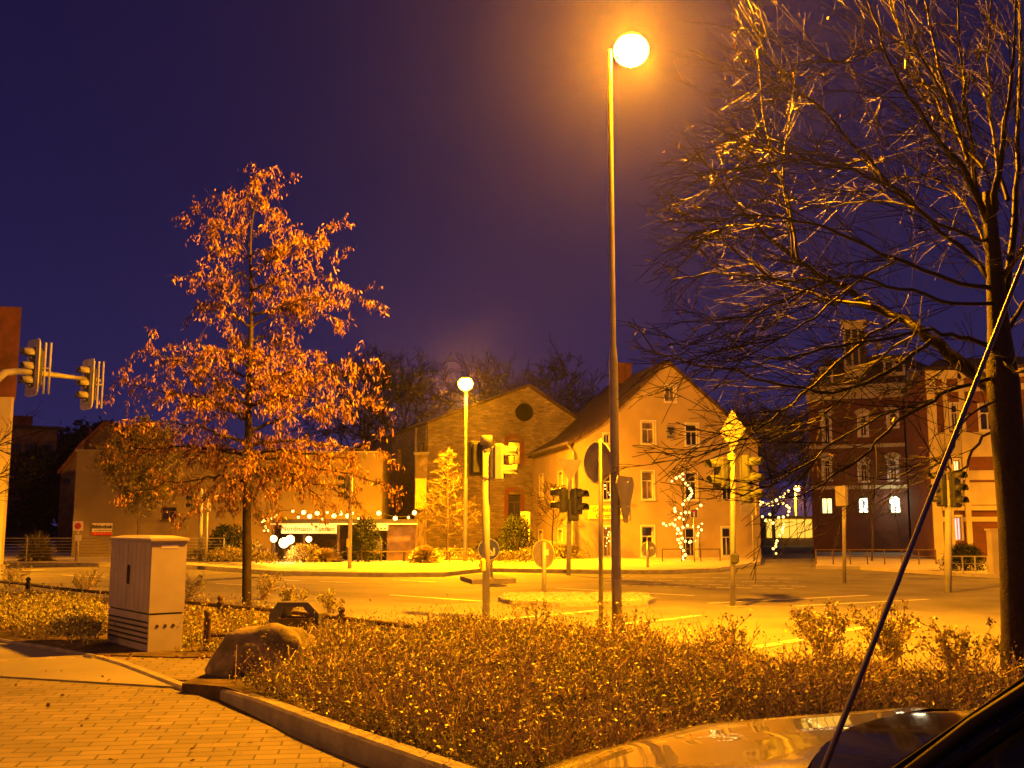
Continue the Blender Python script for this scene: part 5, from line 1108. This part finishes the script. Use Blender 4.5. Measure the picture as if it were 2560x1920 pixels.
q = at(812, 1398, 42.6); grass_clump("grass_clump", "yellowish grass clump under the stall's cloth banner", (q.x, 42.6, .1), .8, .8, 2500, mt['grass'])
q = at(760, 1398, 42.4); leafy("shrub", "low brownish shrub left of the grass under the stall banner", (q.x, 42.4, .1), .9, .6, .7, 1500, mt['olive'], .1, .05)
q = at(912, 1398, 42.8); leafy("conifer", "dark conifer shrub before the stall beside the thin signal pole", (q.x, 42.8, .1), .7, .6, 1.8, 2500, mt['greenleaf'], .12, .05)
q = at(1290, 1398, 46); leafy("conifer", "dark green conifer between mill and twin post sign", (q.x, 46, .1), .85, .8, 1.9, 3000, mt['greenleaf'], .12, .05)
q = at(1225, 1398, 47); leafy("shrub", "dark low shrub at the foot of the mill gable", (q.x, 47, .1), .8, .7, .9, 1500, mt['greenleaf'], .12, .05)
q = at(1410, 1400, 47); leafy("shrub", "reddish dark shrub below the house's low board sign", (q.x, 47.2, .1), 1.1, .5, .6, 1500, mt['olive'], .1, .05)
q = at(590, 1390, 43.6); leafy("shrub", "dark leafy shrub right behind the oak trunk", (q.x - .4, 43.6, .1), 1.0, .6, 1.5, 2200, mt['greenleaf'], .12, .06)
q = at(640, 1390, 43.4); leafy("shrub", "yellow-green shrub between the oak trunk and the stall crate", (q.x - .3, 43.4, .1), .6, .5, .9, 1200, mt['olive'], .1, .05)
q = at(92, 1370, 44.2); grass_clump("broom_bush", "upright twiggy bush behind the railing at far left", (q.x, 44.2, .1), .95, 1.7, 900, mt['olive'], .016)
q = at(2432, 1430, 34); leafy("hedge", "dark clipped hedge before the banded building", (q.x, 34.6, .1), .75, .5, .85, 5000, mt['greenleaf'], .06, .035, cat="hedge")
def bed_stuff(name, label, poly, z0, hfun, n, mat, L_, W_, seedp, tw=0, mat2=None):
    """ground cover over a ground polygon given in world xy"""
    P = np.array([(p.x, p.y) for p in poly]); mn, mx = P.min(0), P.max(0); pts = []; tot = 0
    def inside(X):
        c = np.zeros(len(X), bool)
        for i in range(len(P)):
            a, b_ = P[i], P[(i + 1) % len(P)]; cond = ((a[1] > X[:, 1]) != (b_[1] > X[:, 1])); xi = (b_[0] - a[0]) * (X[:, 1] - a[1]) / (b_[1] - a[1] + 1e-12) + a[0]; c ^= cond & (X[:, 0] < xi)
        return c
    while tot < n: X = RNG.uniform(mn, mx, (n * 2, 2)); X = X[inside(X)]; q_ = np.sin(2.3 * X[:, 0] + 1.1 * X[:, 1]) + np.sin(-1.7 * X[:, 0] + 3.1 * X[:, 1] + 1) + np.sin(5 * X[:, 0] - 2 * X[:, 1]) + .8 * np.sin(9 * X[:, 0] + 7 * X[:, 1]); X = X[RNG.uniform(0, 1, len(X)) < np.clip(.62 + .3 * q_, .10, 1)]; pts.append(X); tot += len(X)
    X = np.concatenate(pts)[:n]
    def hgt(X):
        s = np.zeros(len(X))
        for k, (fx, fy, ph, am) in enumerate(seedp): s += am * np.sin(fx * X[:, 0] + fy * X[:, 1] + ph)
        return hfun(X) * (1 + s)
    H = hgt(X); u = RNG.uniform(0, 1, n) ** .5; base = np.stack([X[:, 0], X[:, 1], z0 + H * (.25 + .85 * u)], 1)
    lv = leaf_quads(base, L_, W_, (0, 0, .35), .02, 1)
    t = thing(name, (float(P[:, 0].mean()), float(P[:, 1].mean()), z0), label, "ground cover"); t["kind"] = "stuff"; o = fast_mesh("foliage", lv - np.array(t["base"])[None, :], 4, mat, t)
    if tw:
        b = MB(); random.seed(9)
        idx = RNG.integers(0, n, tw); o_ = []
        for i in idx:
            h_ = H[i]; p = V((X[i, 0], X[i, 1], z0 + h_ * .3)); d_ = V((random.uniform(-.8, .8), random.uniform(-.8, .8), random.uniform(.25, .9))).normalized(); Lt = random.uniform(.18, .42)
            P_ = [p, p + d_ * Lt * .5 + V((0, 0, .03)), p + d_ * Lt + V((0, 0, -.03 if random.random() < .6 else .04))]; b.path(P_, [.005, .004, .0025], 3, cap=False)
            o_.append(P_[1]); o_.append(P_[2])
        b.build("twigs", mt['bedtwig'], t); lv2 = leaf_quads([tuple(p) for p in o_], L_ * .9, W_, (0, 0, .2), .05, 2); fast_mesh("twig_leaves", lv2 - np.array(t["base"])[None, :], 4, mat, t)
    return t
wv = [(2.3, 1.1, 0, .16), (-1.7, 3.1, 1, .16), (5, -2, 0, .14), (9, 7, .5, .10), (1.1, .7, .3, .12)]
poly = [G(*p, .1) for p in ((560, 1707), (640, 1733), (760, 1780), (905, 1833), (1050, 1888), (1200, 1940), (1500, 2040), (2100, 2040), (2750, 1900), (2750, 1760), (2470, 1722), (2200, 1705), (2000, 1680), (1820, 1655), (1650, 1618), (1450, 1600), (1150, 1592), (900, 1608), (780, 1622), (700, 1680), (640, 1706))]
q0 = G(1300, 1620, .1)
def hf(X):
    d = np.clip((X[:, 1] - 6.5) / 6.0, 0, 1); return .085 + .085 * d - .0 * X[:, 0]
bed_stuff("ground_cover", "dense low twiggy ground cover filling the large foreground bed", poly, .1, hf, 170000, mt['bedleaf'], .036, .017, wv, 6500)
poly = [G(*p, .06) for p in ((-420, 1548), (0, 1594), (120, 1612), (225, 1630), (262, 1600), (262, 1560), (275, 1545), (200, 1520), (-100, 1500), (-400, 1475))]
bed_stuff("ground_cover", "reddish brown ground cover left of the grey cabinet", poly, .06, lambda X: .22 + 0 * X[:, 0], 30000, mt['bedleaf'], .05, .023, wv, 1200)
poly = [G(*p, .06) for p in ((430, 1610), (440, 1632), (512, 1634), (560, 1628), (640, 1600), (760, 1592), (830, 1570), (720, 1560), (560, 1540), (440, 1530))]
bed_stuff("ground_cover", "sparse leafy ground cover between the cabinet and the litter bin", poly, .06, lambda X: .07 + 0 * X[:, 0], 12000, mt['bedleaf'], .05, .024, wv, 500)
poly = [G(*p, .12) for p in ((440, 1400), (700, 1420), (640, 1403), (560, 1398), (430, 1396))]
bed_stuff("ground_cover", "low yellow-green planting before the library", poly, .12, lambda X: .4 + 0 * X[:, 0], 9000, mt['olive'], .10, .05, wv, 100)
poly = [G(*p, .12) for p in ((830, 1399), (1180, 1402), (1180, 1395), (830, 1393))]
bed_stuff("ground_cover", "low dry shrubs along the pavement before the stall and mill", poly, .12, lambda X: .32 + 0 * X[:, 0], 9000, mt['bedleaf'], .10, .05, wv, 300)
poly = [G(*p, .12) for p in ((1180, 1412), (1250, 1416), (1370, 1414), (1370, 1400), (1180, 1400))]
bed_stuff("ground_cover", "low leafy planting around the twin post sign", poly, .12, lambda X: .3 + 0 * X[:, 0], 7000, mt['olive'], .09, .05, wv, 200)
# upright twiggy shrubs standing on the near bed edge
def twig_shrub(label, base, h, sp, n, seed, name="rose_bush", leaves=2, group="upright twiggy bushes"):
    random.seed(seed); t = thing(name, base, label, "bush", group); b = MB(); o_ = []; base = V(base)
    for k in range(n):
        a_ = random.uniform(0, 6.28); s_ = random.uniform(.02, .22) * sp; d_ = V((math.cos(a_) * sp * .7, math.sin(a_) * sp * .7, h)).normalized()
        twig(b, base + V((math.cos(a_) * s_, math.sin(a_) * s_, -.02)), (d_ + rvec(.18)).normalized(), h * random.uniform(.55, .95), .009, 2, o_, V((0, 0, .1)), 3, 4, .18, .45, .7, .0028)
    b.build("stems", mt['bedtwig'], t)
    lv = leaf_quads([tuple(p) for tt_ in o_ for p in tt_[2:] if random.random() < .5], .045, .025, (0, 0, -.1), .02, leaves); fast_mesh("foliage", lv - np.array(t["base"])[None, :], 4, mt['bedleaf'], t)
for i, (px, py, h_, sp, lb_) in enumerate(((2062, 1640, .58, .34, "leftmost upright bush in front of the car aerial's left side"), (2225, 1662, .62, .36, "upright bush right behind the car aerial"), (2405, 1682, .62, .40, "upright bush just left of the big bare tree trunk"))):
    twig_shrub(lb_, G(px, py, .1), h_, sp, 20, 60 + i)
for i, (px, py, h_, lb_) in enumerate(((655, 1500, .55, "thin pale bush behind the rail just right of the oak trunk"), (465, 1505, .6, "pale twiggy bush right of the cabinet behind the rail"), (730, 1520, .45, "thin pale bush behind the litter bin"), (820, 1530, .4, "small pale bush right of the litter bin behind the rail"), (30, 1470, .6, "pale twiggy bush behind the rail at far left"), (215, 1480, .5, "small pale bush behind the rail left of the cabinet"))):
    twig_shrub(lb_, G(px, py, .03), h_, .4, 12, 80 + i, "low_bush", 2, "pale bushes behind the rail")
for i, (px, py, lb_) in enumerate(((1560, 1600, "twig tuft at the foot of the tall lamp"), (1340, 1590, "twig tuft left of the thin sign pole"), (1810, 1645, "twig tuft at the bed's far edge right of the tall lamp"))):
    twig_shrub(lb_, G(px, py, .1), .5, .5, 9, 95 + i, "twig_tuft", 1, "twig tufts at the bed's far edge")
# fallen leaves on the plaza
n = 45; random.seed(4); pts = []
for k in range(n):
    px = random.uniform(0, 640); py = random.uniform(1655, 1915)
    if (px - 215) * .36 + 1650 > py + 8: continue
    p = G(px, py, .018); pts.append(tuple(p))
for k in range(60): p = G(random.uniform(250, 560), random.uniform(1638, 1650), .055); pts.append(tuple(p))
lv = leaf_quads(pts, .05, .03, (1, .2, .02), .01, 1); lv[:, 2] = np.clip(lv[:, 2], .02, .16); o = fast_mesh("fallen_leaves", lv, 4, mt['dryleaf'], None, (-3, 8, 0)); tag(o, "scattered dry leaves lying on the brick plaza", "leaves", kind="stuff")
# ------------------------------------------------------------------ CARS
def car(label, loc, heading, paint, lights_on, group=None, detailed=False, wheelc=True):
    """local axes: x forward, y left; built in world coordinates around loc"""
    loc = V(loc); fx = V((math.cos(heading), math.sin(heading), 0)); ly = V((-fx.y, fx.x, 0))
    def W_(x, y, z): return loc + fx * x + ly * y + Z * z
    t = thing("parked_car" if detailed else "passing_car", loc, label, "car", group)
    HWd = .83
    st = [(-2.08, .46, .74, .70), (-2.0, .34, .88, .80), (-1.7, .26, .93, .83), (-1.0, .22, .95, .83), (0, .22, .95, .83), (.75, .22, .975, .83), (1.0, .23, .99, .83), (1.35, .25, .93, .825), (1.7, .28, .87, .80), (1.92, .32, .80, .755), (2.03, .40, .70, .68), (2.08, .46, .60, .60)]
    def sec(zb, zt, hw):
        half = [(0, zb), (hw * .88, zb), (hw, zb + .12), (hw, (zb + zt) / 2), (hw * .99, zt - .16), (hw * .955, zt - .06), (hw * .88, zt - .015), (hw * .74, zt + .008), (hw * .45, zt + .028), (0, zt + .036)]
        return half + [(-a, c) for a, c in reversed(half[1:-1])]
    sx = []; 
    for i in range(len(st) - 1):
        for k in range(3): f_ = k / 3; sx.append(tuple(st[i][j] + (st[i + 1][j] - st[i][j]) * f_ for j in range(4)))
    sx.append(st[-1]); b = MB(); vs = []; fs = []; m = 18
    for (x_, zb, zt, hw) in sx: vs += [W_(x_, y_, z_) for y_, z_ in sec(zb, zt, hw)]
    for i in range(len(sx) - 1):
        for k in range(m): a_ = i * m + k; d_ = i * m + (k + 1) % m; fs.append((a_, a_ + m, d_ + m, d_))
    fs += [tuple(range(m)), tuple(range(len(sx) * m - 1, (len(sx) - 1) * m - 1, -1))]
    body_ = b.add(vs, fs).build("body", paint, t, True)
    def top(x_, y_):
        st_ = [s for s in st]; zt = np.interp(x_, [s[0] for s in st_], [s[2] for s in st_]); hw = np.interp(x_, [s[0] for s in st_], [s[3] for s in st_])
        return zt + np.interp(abs(y_) / hw, [0, .45, .74, .88, .955, .99], [.036, .028, .008, -.015, -.06, -.16])
    if detailed:
        b = MB(); xs = np.linspace(.93, 1.93, 14); ys = np.linspace(-.66, .66, 15); g_ = []
        for x_ in xs:
            k_ = 1 - .10 * ((x_ - .93) / 1.0) ** 3
            for y_ in ys: x2 = x_ + (1.03 - .12 * (y_ / .66) ** 2 - .93) * (1.93 - x_); g_.append(W_(x2 - .05 * (abs(y_) / .66) ** 3 * ((x2 - .93)), y_ * k_, top(x2, y_ * k_) + .006 + .010 * math.exp(-((abs(y_) - .50) / .05) ** 2)))
        fs = [(i * 15 + j, (i + 1) * 15 + j, (i + 1) * 15 + j + 1, i * 15 + j + 1) for i in range(13) for j in range(14)]; hd_ = b.add(g_, fs).build("hood", paint, t, True)
        b = MB()
        for s_ in (-1, 1): b.path([W_(x_, s_ * (.668 * (1 - .10 * ((x_ - .93) / 1.0) ** 3)), top(x_, .668) - .001) for x_ in np.linspace(.93, 1.92, 12)], .0045, 5)
        b.path([W_(1.935 - .03 * abs(y_ / .6) ** 2, y_, top(1.93, y_)) for y_ in np.linspace(-.6, .6, 9)], .005, 5); b.build("hood_gap", mt['vent'], hd_)
        b = MB(); ys = np.linspace(-.70, .70, 15); g_ = [W_(1.035 - .12 * (y_ / .66) ** 2, y_, top(1.0, y_) + .004) for y_ in ys] + [W_(.80, y_, top(.85, y_) + .03) for y_ in ys]
        b.add(g_, [(j, j + 1, j + 16, j + 15) for j in range(14)]); b.build("cowl", mt['blackgloss'], t, True)
    # greenhouse corner points
    A1 = {s: W_(.85, .70 * s, .95) for s in (-1, 1)}; A2 = {s: W_(.30, .57 * s, 1.385) for s in (-1, 1)}; C1 = {s: W_(-1.85, .70 * s, .93) for s in (-1, 1)}; C2 = {s: W_(-1.35, .57 * s, 1.37) for s in (-1, 1)}
    B1 = {s: W_(-.35, .72 * s, .95) for s in (-1, 1)}; B2 = {s: W_(-.35, .58 * s, 1.395) for s in (-1, 1)}
    gm = mt['carglass'] if detailed else mt['glass']
    b = MB(); b.add([A1[-1], A1[1], A2[1], A2[-1]], [(0, 1, 2, 3)]); b.build("windscreen", gm, t)
    b = MB(); b.add([C1[1], C1[-1], C2[-1], C2[1]], [(0, 1, 2, 3)]); b.build("rear_window", gm, t)
    for s in (-1, 1):
        b = MB(); b.add([A1[s], B1[s], B2[s], A2[s]], [(0, 1, 2, 3)]); b.build("side_window", gm, t); b = MB(); b.add([B1[s], C1[s], C2[s], B2[s]], [(0, 1, 2, 3)]); b.build("side_window", gm, t)
    b = MB(); vs = []; n1 = 9
    for (x_, z_) in ((.34, 1.37), (.26, 1.405), (-.2, 1.43), (-.8, 1.425), (-1.3, 1.39), (-1.4, 1.36)):
        for k in range(n1): y_ = .59 * (2 * k / (n1 - 1) - 1); vs.append(W_(x_, y_, z_ - .045 * abs(y_ / .59) ** 3))
    fs = [(i * n1 + j, (i + 1) * n1 + j, (i + 1) * n1 + j + 1, i * n1 + j + 1) for i in range(5) for j in range(n1 - 1)]; b.add(vs, fs); vs2 = [p - Z * .035 for p in vs]; b.add(vs2, [tuple(reversed(f)) for f in fs]); b.build("roof", paint, t, True)
    pm = mt['black'] if detailed else paint
    b = MB()
    for s in (-1, 1):
        b.path([A1[s] + Z * -.01, A1[s].lerp(A2[s], .5) + Z * .012, A2[s]], .015 if detailed else .026, 8); b.path([C1[s], C2[s]], .05, 8); b.path([B1[s], B2[s]], .025, 8); b.path([A2[s], B2[s], C2[s]], .02, 6)
    b.build("pillars", paint if not detailed else mt['cardarktrim'], t, True)
    if detailed:
        for s in (-1, 1):
            b = MB(); off = ly * (.028 * s); b.path([A1[s] + off - fx * .05, A2[s] + off - fx * .05], .011, 6); b.path([W_(.62, .735 * s, .962), W_(-1.6, .735 * s, .955)], .011, 6); b.path([A1[s] - ly * .03 * s + fx * .03, A2[s] - ly * .03 * s + fx * .03], .012, 6); b.build("window_seal", mt['black'], t)
        b = MB(); b.box(W_(-.3, 0, .62), (1.8, 1.25, .3), heading); b.build("cabin_floor", mt['interior'], t)
        for s in (-1, 1):
            b = MB(); b.box(W_(-.25, .36 * s, .72), (.5, .5, .16), heading, bev=.05); b.box(W_(-.52, .36 * s, 1.0), (.14, .48, .56), heading, bev=.05); b.box(W_(-.56, .36 * s, 1.33), (.1, .26, .14), heading, bev=.04); b.build("front_seat", mt['interior'], t)
        b = MB(); b.box(W_(.55, 0, .84), (.5, 1.36, .2), heading, bev=.06); b.build("dashboard", mt['interior'], t)
        c_ = W_(.22, .36, .98); u_ = ly; v_ = (Z * .9 - fx * .0 + fx * .42).normalized(); b = MB(); b.path([c_ + (u_ * math.cos(a_) + v_ * math.sin(a_)) * .19 for a_ in [k * math.pi / 12 for k in range(25)]], .015, 8); b.tube(c_, W_(.45, .36, .88), .03); b.tube(c_ - u_ * .18, c_ + u_ * .18, .014); b.build("steering_wheel", mt['rubber'], t, True)
        for s in (-1, 1):
            m_c = W_(.62, .90 * s, .985); b = MB(); b.box(m_c, (.10, .19, .12), heading, bev=.035); mh = b.build("door_mirror", mt['black'], t, True); b = MB(); b.tube(W_(.66, .74 * s, .955), m_c, .018); b.build("arm", mt['black'], mh); b = MB(); b.box(m_c - fx * .052, (.004, .16, .095), heading); b.build("mirror_glass", mt['chrome'], mh)
        wb = MB(); wb.path([W_(.86, -.45, .985), W_(.78, -.1, 1.02), W_(.74, .15, 1.05)], .007, 5); wb.path([W_(.86, .1, .985), W_(.78, .42, 1.02)], .007, 5); wb.build("wipers", mt['black'], t)
        p = at(2328, 1779, 3.2); p = p + (W_(.95, 0, 0) - W_(.95, 0, 0)); b = MB(); b.path([p + fx * .03, p, p - fx * .05], [.006, .011, .013], 8); b.build("washer_jet", mt['black'], t, True)
        # aerial on the near wing, leaning back
        base_ = W_(.90, .775, top(.9, .775)); a1 = at(2060, 1920, base_.y); a2 = at(2545, 690, base_.y - .12); dv = (a2 - a1).normalized(); tz = (a1.z - base_.z) / dv.z; foot = a1 - dv * tz
        b = MB(); b.path([foot, foot + dv * .25, foot + dv * 1.45], [.0072, .0062, .0035], 10); ae = b.build("aerial", mt['lampmetal'], t, True); b = MB(); b.lathe([(.022, -.02), (.02, .01), (.010, .03)], foot, 14); b.build("aerial_base", mt['black'], ae, True)
        b = MB()
        for s in (-1, 1):
            for x_ in (.72, -.38): b.path([W_(x_, .832 * s, .3), W_(x_ - .01, .832 * s, .6), W_(x_ - .0, .812 * s, .86)], .004, 4)
        b.build("door_gaps", mt['vent'], body_)
        for s in (-1, 1): b = MB(); b.box(W_(-.2, .842 * s, .78), (.17, .03, .03), heading, bev=.01); b.build("door_handle", mt['black'], body_)
    for s in (-1, 1):
        b = MB(); b.box(W_(2.0, .52 * s, .60), (.12, .26, .13), heading + .2 * -s, bev=.03); b.build("headlight", mt['head'] if lights_on == 'head' else mt['headdull'], t)
        b = MB(); b.box(W_(-2.04, .58 * s, .72), (.10, .22, .2), heading, bev=.03); b.build("tail_light", mt['tail'] if lights_on else mt['taildull'], t)
    for x_ in (1.32, -1.28):
        for s in (-1, 1):
            c_ = W_(x_, .74 * s, .30); R_ = Matrix.Rotation(heading, 3, 'Z') @ Matrix.Rotation(math.pi / 2, 3, 'X'); b = MB(); b.lathe([(.19, -.09), (.29, -.095), (.305, -.06), (.305, .06), (.29, .095), (.19, .09)], c_, 22, R_); wh = b.build("wheel", mt['rubber'], t, True); b = MB(); b.lathe([(.02, -.098), (.19, -.1), (.19, .1), (.02, .098)], c_, 16, R_); b.build("rim", mt['metal'], wh)
            b = MB(); b.lathe([(.02, -.102), (.34, -.102), (.34, .09), (.02, .09)], W_(x_, .70 * s, .33), 20, R_); b.build("wheel_arch", mt['vent'], body_)
    b = MB(); b.box(W_(2.06, 0, .42), (.08, 1.2, .16), heading, bev=.02); b.box(W_(-2.07, 0, .46), (.08, 1.3, .16), heading, bev=.02); b.build("bumper_strip", mt['black'], t)
    return t
O_ = V((1.71, 2.19, 0)); car("silver car parked beside the camera with leaning roof-high aerial", O_, math.atan2(.6, -.8), mt['carpaint'], None, detailed=True)
#q = G(2000, 1428, 0); car("dark car with red tail lights on the road before the brick building", (q.x, q.y, 0), math.radians(17), mt['cardark'], 'tail')
#q = G(120, 1418, 0); car("grey car with headlights on passing the far left railing", (q.x, q.y, 0), math.radians(-8), mt['cargrey'], 'head', group="cars on the road")
for k in ("base", "rz"):
    for o in bpy.data.objects:
        if k in o: del o[k]
# ------------------------------------------------------------------ GLOW_HAZE
GLOW_HAZE = 0.0003  # thin even volume, added to imitate the lens glow around the lamps
if GLOW_HAZE:
    b = MB(); b.box((0, 110, 14.0), (260, 290, 30.5)); o = b.build("glow_haze", None, base=(0, 0, 0)); o["kind"] = "stuff"
    m = bpy.data.materials.new("glow_haze_air"); m.use_nodes = True; n = m.node_tree; n.nodes.clear(); ou = n.nodes.new("ShaderNodeOutputMaterial"); vo = n.nodes.new("ShaderNodeVolumePrincipled")
    vo.inputs["Color"].default_value = (.85, .85, .9, 1); vo.inputs["Density"].default_value = GLOW_HAZE; vo.inputs["Anisotropy"].default_value = .86
    n.links.new(vo.outputs[0], ou.inputs["Volume"]); o.data.materials.append(m)
